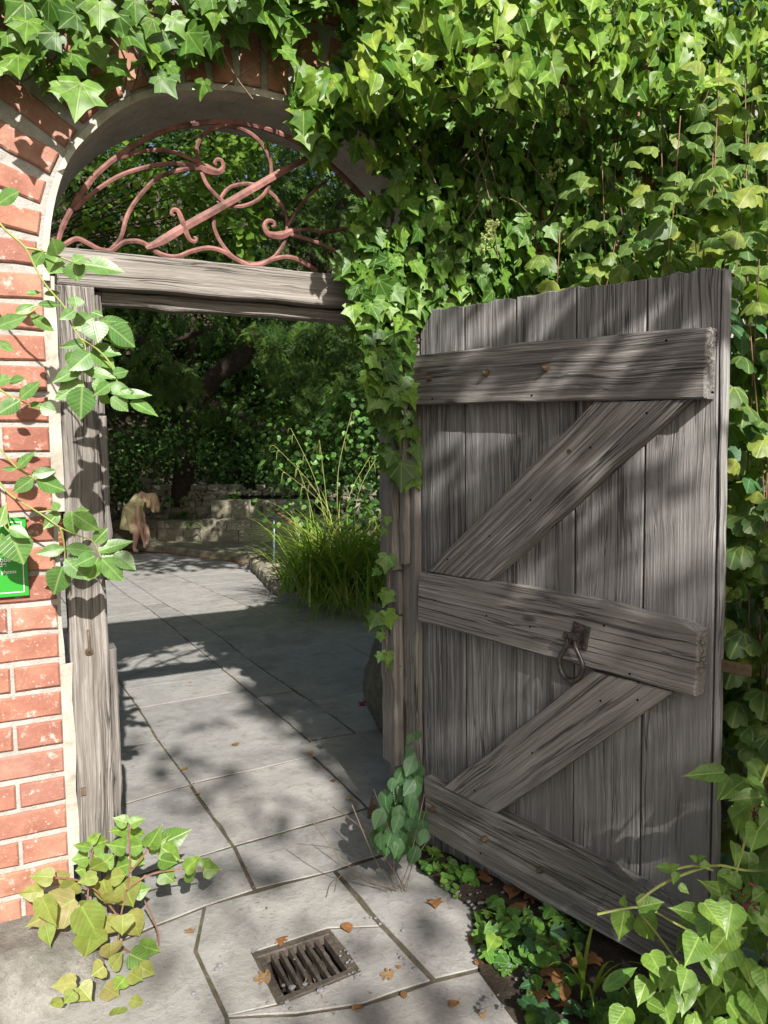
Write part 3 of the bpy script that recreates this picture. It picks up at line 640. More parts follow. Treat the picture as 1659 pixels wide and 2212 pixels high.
# ================================================================== leaves
def leaf_shape(kind, seed):
    """template leaf: base at the origin, tip at y=1, upper face +z; returns verts, tris, uv"""
    r = np.random.default_rng(seed)
    if kind == 'ivy':
        half = [(.0, -.02), (.13, -.13), (.34, -.12), (.50, .02), (.39, .20), (.60, .44), (.36, .52), (.20, .66), (.0, 1.02)]
        half = [(x*r.uniform(.92, 1.08), y+r.uniform(-.03, .03)*(0 < i < 8)) for i, (x, y) in enumerate(half)]
        fold, droop, lob = r.uniform(.05, .30), r.uniform(.05, .28), r.uniform(-.12, .22); cen = (0, .2)
    elif kind == 'ivyplain':
        half = [(0, -.02), (.22, -.05), (.38, .1), (.42, .32), (.32, .56), (.15, .8), (0, 1.0)]
        half = [(x*r.uniform(.9, 1.1), y) for x, y in half]
        fold, droop, lob = r.uniform(.1, .4), r.uniform(.05, .35), 0; cen = (0, .3)
    elif kind == 'ovate':
        half = [(0, 0), (.13, .05), (.24, .18), (.31, .36), (.31, .52), (.25, .70), (.14, .86), (.05, .96), (0, 1.04)]
        fold, droop, lob = r.uniform(.08, .35), r.uniform(.05, .35), 0; cen = (0, .4)
    elif kind == 'serrate':
        half = [(0, 0)]
        for i in range(1, 12):
            y = i/12; w = .33*sin(pi*min(1, y**.85))**.8*(1-.12*y); half += [(w, y-.02), (w*.93, y+.015)]
        half.append((0, 1.05)); fold, droop, lob = r.uniform(.03, .2), r.uniform(.0, .25), 0; cen = (0, .42)
    elif kind == 'heart':
        half = [(0, .03), (.14, -.03), (.30, .03), (.40, .20), (.40, .38), (.32, .56), (.20, .74), (.09, .88), (.02, 1.0), (0, 1.08)]
        half = [(x*r.uniform(.93, 1.07), y) for x, y in half]
        fold, droop, lob = r.uniform(.05, .3), r.uniform(.05, .4), r.uniform(-.1, .15); cen = (0, .36)
    elif kind == 'currant':
        half = [(0, .05), (.16, -.07), (.36, -.04), (.44, .12), (.52, .16), (.60, .36), (.52, .48), (.44, .50), (.44, .66), (.34, .80), (.24, .82), (.14, .95), (0, 1.0)]
        fold, droop, lob = r.uniform(-.1, .1), r.uniform(.1, .5), -r.uniform(.6, 1.5); cen = (0, .32)
    elif kind == 'round':
        half = [(0, .08), (.2, -.05), (.42, .1), (.5, .4), (.4, .72), (.2, .93), (0, .98)]; fold, droop, lob = .12, .1, .1; cen = (0, .4)
    elif kind == 'lobed':
        half = [(0, 0), (.18, .0), (.5, .12), (.56, .26), (.3, .34), (.34, .46), (.62, .62), (.5, .74), (.24, .62), (.24, .8), (.12, 1.0), (0, 1.05)]; fold, droop, lob = r.uniform(.05, .2), .2, -.1; cen = (0, .35)
    elif kind == 'diamond':
        V = np.array([(0, 0, 0), (.36, .45, .08+.1*r.random()), (0, 1, -.12*r.random()), (-.36, .45, .08+.1*r.random())])
        return V, [(0, 1, 2), (0, 2, 3)], V[:, :2]
    out = half + [(-x, y) for x, y in half[-2:0:-1]]
    if kind in ('currant', 'ivy', 'heart'):
        mid = [((cen[0]+x)*.5, (cen[1]+y)*.5+.0) for x, y in out]
        pts = [cen]+mid+out; n = len(out)
        F = [(0, 1+i, 1+(i+1) % n) for i in range(n)]
        F += [q for i in range(n) for q in ((1+i, 1+n+i, 1+n+(i+1) % n), (1+i, 1+n+(i+1) % n, 1+(i+1) % n))]
    else:
        pts = [cen]+out; n = len(out); F = [(0, 1+i, 1+(i+1) % n) for i in range(n)]
    V = []
    tw = r.normal(0, .12)
    for x, y in pts:
        rr = x*x+(y-.35)**2
        z = fold*abs(x) - droop*max(0, y)**2*.8 + lob*x*x + tw*x*y
        if kind == 'currant': z += .05*noise.noise((x*6, y*6, seed))-.25*max(0, y-.5)
        if kind in ('ivy', 'heart'): z += .05*noise.noise((x*4+seed, y*4, 0))
        V.append((x, y, z))
    # wind so that +z is the upper face
    a, b, c = (np.array(V[i]) for i in F[0])
    if np.cross(b-a, c-a)[2] < 0: F = [f[::-1] for f in F]
    return np.array(V), F, np.array(pts)
TPL = {}
def tpl(kind, n=6):
    if kind not in TPL: TPL[kind] = [leaf_shape(kind, 100*len(TPL)+i) for i in range(n)]
    return TPL[kind]
LM = {}
def leaf_mesh(kind, i, mat):
    key = (kind, i, mat.name)
    if key not in LM:
        V, F, U = tpl(kind)[i]; LM[key] = make_leafmesh('leaf', V, F, U, mat)
    return LM[key]
def make_leafmesh(name, V, F, U, mat, tint=None):
    me = bpy.data.meshes.new(name); F = np.asarray(F, np.int32); V = np.asarray(V, np.float32)
    me.vertices.add(len(V)); me.vertices.foreach_set('co', V.ravel())
    me.loops.add(F.size); me.loops.foreach_set('vertex_index', F.ravel())
    me.polygons.add(len(F)); me.polygons.foreach_set('loop_start', np.arange(0, F.size, 3, dtype=np.int32))
    me.update(calc_edges=True)
    uv = me.uv_layers.new(name='UVMap'); uv.data.foreach_set('uv', np.asarray(U, np.float32)[F.ravel()].ravel())
    if tint is not None:
        at = me.attributes.new('tint', 'FLOAT', 'POINT'); at.data.foreach_set('value', np.asarray(tint, np.float32))
    me.polygons.foreach_set('use_smooth', np.ones(len(F), bool))
    me.materials.append(mat); me.update(); return me
def basis(tip, nrm):
    t = np.asarray(tip, float); t = t/np.linalg.norm(t); n = np.asarray(nrm, float); n = n-t*(n @ t); L = np.linalg.norm(n)
    n = n/L if L > 1e-6 else np.array([t[1], -t[0], 0.]); x = np.cross(t, n); return np.array([x, t, n])
class Leaves:
    """leaves gathered for one plant; the ones that show largest become objects of their own"""
    def __init__(s): s.L = []
    def add(s, pos, tip, nrm, size, kind, mat, wide=1., prom=0.): s.L.append((np.asarray(pos, float), basis(tip, nrm), size, kind, mat, wide, prom, random.randrange(6)))
    def build(s, parent, nparts=300, rest='leaf_mass', part='leaf'):
        order = sorted(range(len(s.L)), key=lambda i: -s.L[i][6]); big = set(order[:nparts]); groups = {}
        for i, (p, B, sz, kind, mat, w, prom, k) in enumerate(s.L):
            if i in big:
                M = Matrix.Identity(4)
                for a in range(3):
                    M[a][0] = B[0][a]*sz*w; M[a][1] = B[1][a]*sz; M[a][2] = B[2][a]*sz; M[a][3] = p[a]
                meshobj(part, leaf_mesh(kind, k, mat), None, parent, M)
            else: groups.setdefault(mat.name, []).append(i)
        for mn, idx in groups.items():
            VV, FF, UU, TT = [], [], [], []; nv = 0
            for i in idx:
                p, B, sz, kind, mat, w, prom, k = s.L[i]; V, F, U = tpl(kind)[k]
                VV.append((V*np.array([sz*w, sz, sz])) @ B + p); FF.append(np.asarray(F)+nv); UU.append(U); TT.append(np.full(len(V), random.random())); nv += len(V)
            me = make_leafmesh(rest, np.concatenate(VV)-np.array(PW[parent].translation), np.concatenate(FF), np.concatenate(UU), bpy.data.materials[mn], np.concatenate(TT))
            o = meshobj(rest, me, None, parent, PW[parent].copy()); o['kind'] = 'stuff'
def rv(s=1.): return rng.normal(0, s, 3)
def poly_pts(poly, n):
    P = np.asarray(poly, float); lo, hi = P.min(0), P.max(0); out = []
    while len(out) < n:
        q = lo+(hi-lo)*rng.random(2); ins = False; j = len(P)-1
        for i in range(len(P)):
            if (P[i][1] > q[1]) != (P[j][1] > q[1]) and q[0] < (P[j][0]-P[i][0])*(q[1]-P[i][1])/(P[j][1]-P[i][1])+P[i][0]: ins = not ins
            j = i
        if ins: out.append(q)
    return out
def prominence(p, size):
    x, y, z = proj(p)
    return size/z if (z > .1 and 0 < x < 1659 and 0 < y < 2212) else -1

# ------------------------------------------------------------------ ivy over the arch, left
def wall_leaf(LV, x, y, t, size, kind, mat, droop=1., out=.75, prom=0.):
    p = WY(x, y, -t); tip = np.array([rng.normal(0, .55), -.35*rng.random(), -1.*droop])+rv(.28); n = np.array([rng.normal(0, .65), -1., .35+out*rng.random()-.3])+rv(.2)
    LV.add(p, tip, n, size, kind, mat, 1., prominence(p, size)*(1+.6*t/.2)+prom)
ivl = thing('ivy', 'large leaved ivy hanging over the left side of the brick arch', 'ivy', WY(250, 100, 0))
LV = Leaves()
PL = [(-260, -260), (560, -260), (500, 20), (470, 110), (462, 150), (400, 190), (355, 225), (300, 180), (240, 190), (200, 225), (130, 215), (70, 160), (0, 150), (-260, 170)]
for q in poly_pts(PL, 230):
    top = max(0, (140-q[1])/300); t = .02+rng.random()*(.10+.16*top)
    wall_leaf(LV, q[0], q[1]-20, t, rng.uniform(.055, .10), 'ivy', MAT['ivy'])
for x, y, sz, t in ((52, 30, .085, .22), (105, 20, .085, .2), (60, 70, .08, .24), (120, 95, .075, .2), (40, 145, .09, .22), (175, 205, .125, .2), (215, 30, .085, .22), (165, 55, .08, .2), (255, 55, .07, .2), (270, 90, .08, .18),
                    (155, 140, .075, .16), (240, 160, .07, .12), (345, 190, .08, .15), (405, 95, .10, .2), (370, 60, .07, .2), (455, 100, .065, .17), (330, 65, .06, .2), (365, 165, .055, .15), (440, 200, .06, .12), (130, 205, .06, .14), (310, 130, .055, .14), (15, 95, .07, .2), (290, 25, .07, .2)):
    wall_leaf(LV, x, y-25, t, sz, 'ivy', MAT['ivy'], prom=.03)
for q in poly_pts([(460, -200), (900, -200), (820, 120), (760, 150), (700, 120), (620, 140), (560, 100), (500, 110)], 190):
    wall_leaf(LV, q[0], q[1]-20, .02+rng.random()*.16, rng.uniform(.05, .085), 'ivy', MAT['ivy'])
for q in poly_pts([(330, -300), (900, -300), (880, 25), (700, 45), (560, 25), (480, 45), (400, 20)], 190):
    wall_leaf(LV, q[0], q[1]-20, rng.uniform(.08, .28), rng.uniform(.05, .09), 'ivy', MAT['ivy'])
LV.build(ivl, 280)
st = MB()
for i in range(26):
    a = WY(rng.uniform(-50, 640), rng.uniform(-80, 20), -.03); P = [a]
    for j in range(5): P.append(P[-1]+np.array([rng.normal(0, .05), rng.normal(0, .012), -.07]))
    if proj(P[-1])[1] < 215: st.tube(spline(P, 3), .0028, 5)
st.build('vine', MAT['twig'], ivl)

# ------------------------------------------------------------------ ivy mass on the right of the arch
ivr = thing('ivy', 'dense ivy mass covering the wall to the right of the arch above the door', 'ivy', (1.6, 0, 0))
LV = Leaves()
PR = [(770, -260), (2300, -260), (2300, 760), (1900, 800), (1600, 660), (1560, 590), (1250, 640), (900, 690), (885, 720), (800, 800), (770, 700), (762, 640), (735, 600), (800, 590), (790, 520), (880, 500), (935, 480), (880, 400), (815, 335), (740, 300), (700, 350), (660, 250), (600, 225), (690, 195), (740, 140), (800, 130)]
def thick(x, y):
    b = .50*max(0., min(1., (255-y)/90+.35)) if y < 290 else .0
    b = b if x > 800 else b*max(0, (x-640)/160)
    return .10+b+.10*noise.noise((x*.006, y*.006, 1.7))
for i, q in enumerate(poly_pts(PR, 5400)):
    tk = max(.05, thick(*q)); u = rng.random(); t = tk*(1-u*u*.8) + rng.normal(0, .02)
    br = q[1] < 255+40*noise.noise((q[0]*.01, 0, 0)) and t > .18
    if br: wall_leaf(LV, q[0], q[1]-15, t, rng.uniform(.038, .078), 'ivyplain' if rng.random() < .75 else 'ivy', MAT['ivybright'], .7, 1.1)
    else: wall_leaf(LV, q[0], q[1]-15, max(.02, t), rng.uniform(.036, .072), 'ivy' if rng.random() < .65 else 'ivyplain', MAT['ivy'], 1., .8)
for q in poly_pts([(780, -260), (2300, -260), (2300, 800), (1580, 640), (900, 700), (900, 520), (960, 470), (860, 200)], 2700):
    wall_leaf(LV, q[0], q[1]-15, rng.uniform(.012, .07), rng.uniform(.06, .095), 'ivy', MAT['ivy'], 1., .4)
for q in poly_pts([(610, 175), (720, 130), (800, 110), (900, 300), (965, 470), (900, 530), (860, 480), (850, 430), (800, 350), (720, 330), (690, 360), (650, 270)], 170):
    wall_leaf(LV, q[0], q[1]-15, rng.uniform(.04, .20), rng.uniform(.045, .085), 'ivy', MAT['ivy'] if rng.random() < .6 else MAT['ivybright'], 1., .8)
for q in poly_pts([(760, 470), (830, 430), (905, 470), (960, 560), (880, 650), (800, 600), (735, 600), (745, 530)], 130):
    wall_leaf(LV, q[0], q[1]-15, rng.uniform(.03, .15), rng.uniform(.045, .08), 'ivy', MAT['ivy'], 1., .8)
# below the arch end and along the lintel end
for q in poly_pts([(745, 600), (800, 560), (900, 640), (890, 720), (880, 860), (845, 900), (800, 880), (790, 780), (765, 700)], 190):
    wall_leaf(LV, q[0], q[1]-15, rng.uniform(.03, .16), rng.uniform(.05, .085), 'ivy', MAT['ivy'], 1., .8)
LV.build(ivr, 300)
st = MB()
for i in range(22):
    x, y = rng.uniform(860, 1700), rng.uniform(60, 560); P = [WY(x, y, -.05-.25*rng.random()*(y < 260))]
    for j in range(6): P.append(P[-1]+np.array([rng.normal(0, .06), rng.normal(0, .03), -.09+rng.normal(0, .04)]))
    st.tube(spline(P, 3), .002+.0015*rng.random(), 5)
for (pts, r) in (([(880, 95), (955, 100), (1030, 110), (1110, 95)], .008), ([(910, 180), (950, 205), (1010, 212)], .010)):
    st.tube(spline([WY(x, y, -.22) for x, y in pts], 4), r, 6)
st.build('vine', MAT['twig'], ivr)['kind'] = 'stuff'
# umbels of green ivy buds
ub = MB()
def ubbud(c, r, n): 
    for i in range(n):
        d = rv(); d = d/np.linalg.norm(d); d[1] = -abs(d[1])*.8
        e = c+d*r; ub.tube([c, e], .0012, 3, cap=False)
        ub.add([e+np.array(k)*.0052 for k in ((1, 0, 0), (-1, 0, 0), (0, 1, 0), (0, -1, 0), (0, 0, 1), (0, 0, -1))], [(0, 2, 4), (2, 1, 4), (1, 3, 4), (3, 0, 4), (2, 0, 5), (1, 2, 5), (3, 1, 5), (0, 3, 5)])
for x, y, t in ((815, 85, .34), (835, 105, .34), (1045, 18, .48), (1170, 25, .5), (1190, 60, .5), (1320, 10, .5), (1345, 105, .5), (1145, 140, .48), (1215, 230, .4), (1260, 205, .4), (1355, 250, .34), (1050, 495, .22), (1065, 480, .22), (1055, 520, .22), (1200, 365, .24), (1080, 10, .48), (960, 70, .45)):
    c = WY(x, y, -t)
    for k in range(2): ubbud(c+rv(.012), .022, 16)
ub.build('bud_cluster', MAT['bud'], ivr)['kind'] = 'stuff'

# trailing ivy on the right jamb: traced leaf by leaf
ivt = thing('trailing_ivy', 'ivy sprig with pale veined leaves trailing down the right door jamb', 'ivy', WY(850, 1060, 0))
LV = Leaves(); E_ = lambda x, y: (x*.225+564, y*.225+862.7)
for x, y, sz, tx, ty in ((1345, 610, .115, -.12, -1), (1520, 420, .085, -.2, -1), (1270, 500, .075, -.5, -.8), (1450, 275, .065, .3, -1), (1290, 200, .055, -.6, -.7), (1360, 200, .042, .3, -1), (1340, 300, .042, -.2, -1), (1500, 600, .075, .4, -.9), (1440, 120, .05, .2, -1), (1400, 770, .055, -.2, -1), (1480, 760, .05, .4, -1),
                         (1215, 1130, .036, -.2, -1), (1195, 1250, .038, -.7, -.6), (1215, 1500, .075, -.3, -1), (1130, 1640, .04, -.8, -.4), (1220, 1840, .07, -.5, -1), (1110, 2060, .07, -.6, -.9), (1200, 2040, .075, .2, -1)):
    dx, dy = E_(x, y); p = WY(dx, dy, -.005 if y < 900 else .0) if y < 900 else WY(dx, dy, .10)
    LV.add(p, np.array([tx, -.25, ty]), np.array([rng.normal(-.3, .2), -1, .45]), sz, 'ivy', MAT['ivy'], 1., 1)
for q in poly_pts([(815, 740), (890, 700), (900, 860), (915, 960), (890, 1040), (830, 1000), (800, 900)], 60):
    p = WY(q[0], q[1], .03+.05*rng.random()); LV.add(p, np.array([rng.normal(0, .4), -.2, -1]), np.array([rng.normal(-.2, .3), -1, .4]), rng.uniform(.04, .07), 'ivy', MAT['ivy'], 1., .5)
for q in poly_pts([(800, 1320), (850, 1290), (852, 1450), (815, 1440)], 9):
    p = WY(q[0], q[1], .12); LV.add(p, np.array([rng.normal(-.2, .4), -.2, -1]), np.array([-.4, -1, .4]), rng.uniform(.04, .06), 'ivy', MAT['ivy'], 1., .5)
LV.build(ivt, 120)
st = MB(); st.tube(spline([WY(850, 800, .02), WY(875, 900, .01), WY(868, 1000, .01)], 5), .003, 5); st.tube(spline([WY(848, 1050, .12), WY(843, 1200, .12), WY(838, 1320, .12), WY(833, 1450, .12)], 5), .0028, 5)
st.build('vine', MAT['twig'], ivt)

# ------------------------------------------------------------------ rose sprays on the left
T_ = lambda x, y: (x*.225, y*.225+165.9); V_ = lambda x, y: (x*.33, y*.33+597.2); D_ = lambda x, y: (x, y)
def traced(LV, conv, lst, Y, kind, mat, sc, ws, jit=.02, prom=1.):
    """(base x, base y, tip x, tip y, width) measured leaf by leaf"""
    for bx_, by_, tx_, ty_, w in lst:
        y_ = Y+rng.normal(0, jit)-(.34*max(0., conv(bx_, by_)[1]-1990)/180 if kind == 'heart' else 0); a = WY(*conv(bx_, by_), y_); b = WY(*conv(tx_, ty_), y_-rng.uniform(-.02, .03)); L = np.linalg.norm(b-a)
        if L < .008: continue
        ww = w*sc*(a[1]-CAM[1])/FOC
        n = np.array([rng.normal(0, .25), -1., .35+rng.normal(0, .25)])
        tp = tpl(kind)[0][0]; wid = tp[:, 0].max()-tp[:, 0].min()
        LV.add(a, b-a, n, L*1.04, kind, mat, max(.6, min(2.2, 1.22*ww/(L*wid))), prom)
def spray(name, label, stems, sets, Y, mat='rose', r=.0035, kind='serrate', base=None):
    t_ = thing(name, label, 'rose', base if base is not None else WY(*stems[0][0], Y), 'rose sprays hanging in from the left')
    for s_ in stems:
        st = MB(); st.tube(spline([WY(x, y, Y) for x, y in s_], 5), list(np.linspace(r, r*.5, (len(s_)-1)*5+1)), 6); st.smooth = True; st.build('stem', MAT['stem'], t_)
    LV = Leaves()
    for conv, lst, sc in sets: traced(LV, conv, lst, Y, kind, MAT[mat], sc, 1)
    LV.build(t_, 400); return t_
ts = lambda *p: [T_(*q) for q in p]; vs_ = lambda *p: [V_(*q) for q in p]
spray('rose_spray', 'rose spray with dense green leaflets hanging across the top of the left jamb',
      [[D_(-60, 400)]+ts((0, 1410), (120, 1530), (240, 1640), (340, 1830), (440, 2000), (620, 2212))+vs_((470, 320), (530, 410), (560, 470), (545, 600), (545, 730)), ts((240, 1640), (400, 1670), (560, 1725), (690, 1775), (800, 1802)), vs_((530, 410), (610, 455), (700, 540), (745, 620), (790, 760))],
      [(T_, [(550, 1715, 520, 1565, 180), (420, 1670, 320, 1800, 140), (550, 1730, 480, 1870, 190), (700, 1780, 810, 1720, 90), (700, 1780, 745, 1950, 190), (800, 1800, 1160, 1840, 150), (180, 1100, -40, 1200, 130)], .225),
       (V_, [(500, 200, 490, 125, 85), (490, 220, 400, 275, 60), (600, 235, 668, 255, 55), (610, 270, 488, 335, 115), (610, 290, 640, 420, 130), (650, 290, 835, 293, 55), (710, 320, 880, 445, 130), (600, 435, 405, 460, 55), (600, 470, 775, 495, 85), (600, 480, 745, 590, 115), (590, 500, 470, 600, 115), (540, 600, 362, 665, 75), (545, 615, 740, 650, 65), (620, 640, 715, 655, 45), (740, 640, 835, 615, 65), (545, 690, 372, 798, 95), (540, 720, 525, 918, 145), (600, 700, 725, 730, 85), (680, 720, 850, 745, 75), (720, 700, 630, 765, 65), (650, 780, 718, 825, 55), (760, 790, 835, 850, 95), (780, 780, 870, 750, 65), (430, 560, 500, 500, 60)], .33),
       (D_, [(281, 867, 338, 891, 28), (252, 852, 322, 850, 20), (240, 858, 275, 885, 26), (215, 800, 262, 812, 24), (232, 720, 285, 750, 26)], 1.)], -.36)
spray('rose_spray', 'small rose spray with curled leaflets over the upper left bricks',
      [[D_(-50, 810)]+vs_((0, 740), (60, 780), (130, 812), (200, 845)), [D_(-50, 700)]+vs_((0, 300), (100, 250), (180, 245), (250, 200))],
      [(V_, [(-20, 330, 155, 258, 75), (100, 240, 228, 188, 50), (170, 110, 262, 103, 35), (290, 115, 392, 105, 28), (250, 185, 398, 178, 32), (200, 255, 348, 348, 65), (-10, 425, 88, 488, 45), (-15, 690, 65, 662, 62), (60, 690, 148, 662, 52), (130, 800, 258, 692, 65), (130, 815, -10, 895, 95), (195, 835, 285, 855, 48), (265, 850, 362, 885, 75)], .33)], -.30)
spray('rose_spray', 'thin rose shoot with five leaflets above the green sign',
      [[D_(-40, 940)]+vs_((0, 1130), (60, 1200), (115, 1255), (205, 1310), (240, 1330))],
      [(V_, [(115, 1255, 208, 1150, 62), (110, 1255, 12, 1262, 24), (205, 1300, 358, 1268, 58), (235, 1330, 418, 1395, 115), (215, 1320, 92, 1410, 72)], .33)], -.20)
spray('rose_spray', 'long rose shoot crossing the left jamb beside the green sign',
      [[D_(-40, 990)]+vs_((0, 1350), (80, 1440), (260, 1550), (390, 1640), (520, 1700), (610, 1735), (665, 1845)), vs_((250, 1545), (330, 1535), (380, 1540)), vs_((395, 1645), (420, 1750), (425, 1860))],
      [(V_, [(378, 1532, 350, 1478, 48), (385, 1540, 292, 1645, 65), (470, 1535, 480, 1695, 95), (480, 1550, 638, 1655, 95), (500, 1540, 580, 1530, 40), (615, 1740, 698, 1655, 75), (420, 1780, 252, 1812, 65), (430, 1780, 612, 1795, 72), (425, 1850, 562, 1975, 95), (410, 1900, 342, 2075, 125), (640, 1800, 850, 1725, 75), (620, 1830, 505, 1885, 85), (640, 1840, 582, 1985, 95), (665, 1850, 805, 1980, 115), (660, 1835, 825, 1855, 55), (750, 1810, 880, 1910, 95)], .33)], -.16)
spray('rose_spray', 'rose leaf drooping over the face of the green sign',
      [[D_(-30, 1130)]+vs_((0, 1600), (40, 1650), (80, 1690)), vs_((40, 1480), (45, 1580), (80, 1690))],
      [(V_, [(70, 1680, 150, 1865, 155), (-10, 1640, 30, 1505, 70), (60, 1640, 182, 1705, 65), (10, 1680, -10, 1840, 60)], .33)], -.13)

# ------------------------------------------------------------------ yellowing shrub at the foot of the left jamb
sh = thing('yellowing_shrub', 'small shrub with green and yellowing leaves growing at the foot of the left jamb', 'shrub', (-.02, -.12, 0))
C5 = lambda x, y: (x*.5, y*.5+1260.8)
LV = Leaves()
traced(LV, C5, [(550, 1035, 492, 1012, 48), (560, 1040, 622, 1015, 42), (555, 1060, 480, 1068, 52), (560, 1070, 628, 1088, 46), (545, 1140, 480, 1130, 62), (560, 1140, 630, 1128, 62), (640, 1140, 692, 1060, 62), (640, 1150, 722, 1098, 52), (700, 1120, 820, 1066, 78), (700, 1140, 775, 1195, 72), (690, 1190, 765, 1212, 62), (560, 1170, 622, 1205, 72), (560, 1210, 498, 1232, 72), (700, 1245, 750, 1290, 68), (800, 1240, 855, 1180, 58), (810, 1240, 850, 1288, 62), (880, 1235, 950, 1235, 62), (870, 1225, 905, 1185, 52),
  (380, 1120, 435, 1080, 34), (390, 1140, 318, 1130, 34), (400, 1130, 468, 1108, 72), (380, 1180, 316, 1192, 62), (400, 1170, 452, 1205, 62), (370, 1230, 328, 1240, 52), (440, 1220, 492, 1165, 62), (580, 1330, 645, 1318, 62), (600, 1560, 692, 1592, 62), (560, 1600, 645, 1642, 80), (540, 1700, 498, 1755, 60)], -.14, 'heart', MAT['ley'], .5, 1, .04)
traced(LV, C5, [(450, 1200, 388, 1235, 82), (440, 1280, 482, 1375, 82), (480, 1270, 545, 1258, 62), (530, 1290, 582, 1395, 102), (420, 1260, 338, 1292, 52), (330, 1290, 255, 1345, 82), (330, 1360, 120, 1480, 125), (350, 1390, 435, 1545, 112), (320, 1400, 228, 1372, 70), (230, 1270, 138, 1258, 62), (250, 1280, 305, 1248, 60), (190, 1330, 85, 1342, 62), (180, 1350, 235, 1478, 75), (195, 1470, 217, 1565, 52), (400, 1490, 370, 1615, 112), (450, 1450, 505, 1505, 72), (550, 1420, 605, 1525, 92), (530, 1430, 528, 1515, 82), (480, 1550, 480, 1635, 82), (450, 1650, 398, 1692, 72), (600, 1650, 665, 1692, 62), (480, 1660, 535, 1598, 60), (330, 1720, 225, 1742, 62), (340, 1740, 392, 1795, 72), (320, 1760, 278, 1815, 52), (270, 1800, 212, 1822, 42), (450, 1740, 515, 1782, 72), (560, 1800, 625, 1812, 42), (520, 1830, 488, 1895, 62), (560, 1680, 615, 1712, 62), (395, 1390, 330, 1440, 80), (500, 1340, 450, 1400, 70)], -.19, 'heart', MAT['leyyel'], .5, 1, .05)
LV.build(sh, 400)
st = MB()
for pts in ([(490, 1900), (500, 1700), (520, 1450), (560, 1250), (555, 1040)], [(540, 1330), (620, 1270), (720, 1240), (880, 1230)], [(520, 1450), (420, 1330), (330, 1280), (230, 1270)], [(500, 1700), (400, 1720), (270, 1790)], [(510, 1560), (580, 1600), (640, 1600)], [(470, 1880), (440, 1600), (380, 1400), (400, 1150)], [(560, 1250), (640, 1150), (690, 1110)], [(625, 1370), (680, 1500), (690, 1640)]):
    st.tube(spline([WY(*C5(*p), -.16) for p in pts], 5), .0028, 5)
st.build('stem', MAT['redstem'], sh)

# ------------------------------------------------------------------ currant bush behind the door
cb = thing('currant_bush', 'tall currant bush with curled lobed leaves and red stems behind the door', 'bush', (2.2, -.5, 0))
LV = Leaves(); nst = 0
canes = [((1480, 640), (1150, 60), .95, 1), ((1165, 985), (1162, 300), 0, 0)]
def cane(parent, base, top, nl, rad=.0045, spread=.20, lsz=(.05, .095), Lv=None):
    base = np.asarray(base, float); top = np.asarray(top, float); mid = (base+top)/2+rv(.06); P = spline([base, mid, top], 8)
    mb = MB().tube(P, list(np.linspace(rad, rad*.35, len(P))), 6); mb.smooth = True; mb.build('cane', MAT['redstem'], parent)
    for i in range(nl):
        u = .25+.75*rng.random()**.8; c = P[int(u*(len(P)-1))]; a = rng.uniform(0, 2*pi); d = np.array([cos(a), sin(a), rng.normal(.1, .25)])
        p = c+d*spread*rng.uniform(.25, 1)*(1.15-u*.6); sz = rng.uniform(*lsz)
        if (p-HNG) @ DN > -.10 and (p-HNG) @ DD < 1.25 and p[2] < 2.1: continue
        tip = d*np.array([.8, .8, .2])+np.array([-.15, -.35, -.45])+rv(.2)
        n = np.array([rng.normal(0, .3), -.45, 1.0+rng.normal(0, .25)])
        Lv.add(p, tip, n, sz, 'currant', MAT['currant'], 1., prominence(p, sz))
# canes rise from the bed between door and wall; tops given by where they stand in the picture
for (x, y, d) in ((1418, 20, 2.75), (1300, 330, 2.85), (1210, 490, 2.9), (1470, 250, 2.5), (1555, 130, 2.6), (1610, 180, 2.7), (1640, 60, 2.9), (1540, 330, 2.5), (1600, 400, 2.4), (1660, 350, 2.4), (1440, 430, 2.6), (1380, 480, 2.75), (1330, 520, 2.85), (1500, 480, 2.5), (1570, 520, 2.35), (1700, 250, 2.5), (1760, 420, 2.3), (1640, 560, 2.2), (1620, 700, 2.15), (1660, 900, 2.2), (1625, 1050, 2.25), (1680, 1200, 2.1), (1640, 1330, 2.2)):
    t = AT(x, y, d); b = np.array([t[0]+rng.normal(.1, .15), min(t[1]+rng.normal(.1, .12), -.15), 0.])
    if ((b-HNG) @ DN) > -.12: b = b-DN*(((b-HNG) @ DN)+.15)
    cane(cb, b, t, 62 if y < 620 else 54, spread=.17 if y < 200 else .24, Lv=LV)
LV.build(cb, 300)
# darker undergrowth filling the gap right of the door
ug = thing('undergrowth', 'dark leafy undergrowth right of the door by the wall', 'undergrowth', (2.4, -.4, 0)); LV = Leaves()
for i in range(3000):
    p = np.array([rng.uniform(1.6, 3.4), rng.uniform(-1.1, .0), rng.uniform(.05, 2.0)])
    if ((p-HNG) @ DN) > -.12: continue
    LV.add(p, np.array([rng.normal(0, .6), -.5, -.6]), np.array([rng.normal(0, .4), -1, .6]), rng.uniform(.05, .10), 'ovate', MAT['creeper'] if i % 3 else MAT['bg'], 1.3, 0)
LV.build(ug, 0); ug['kind'] = 'stuff'

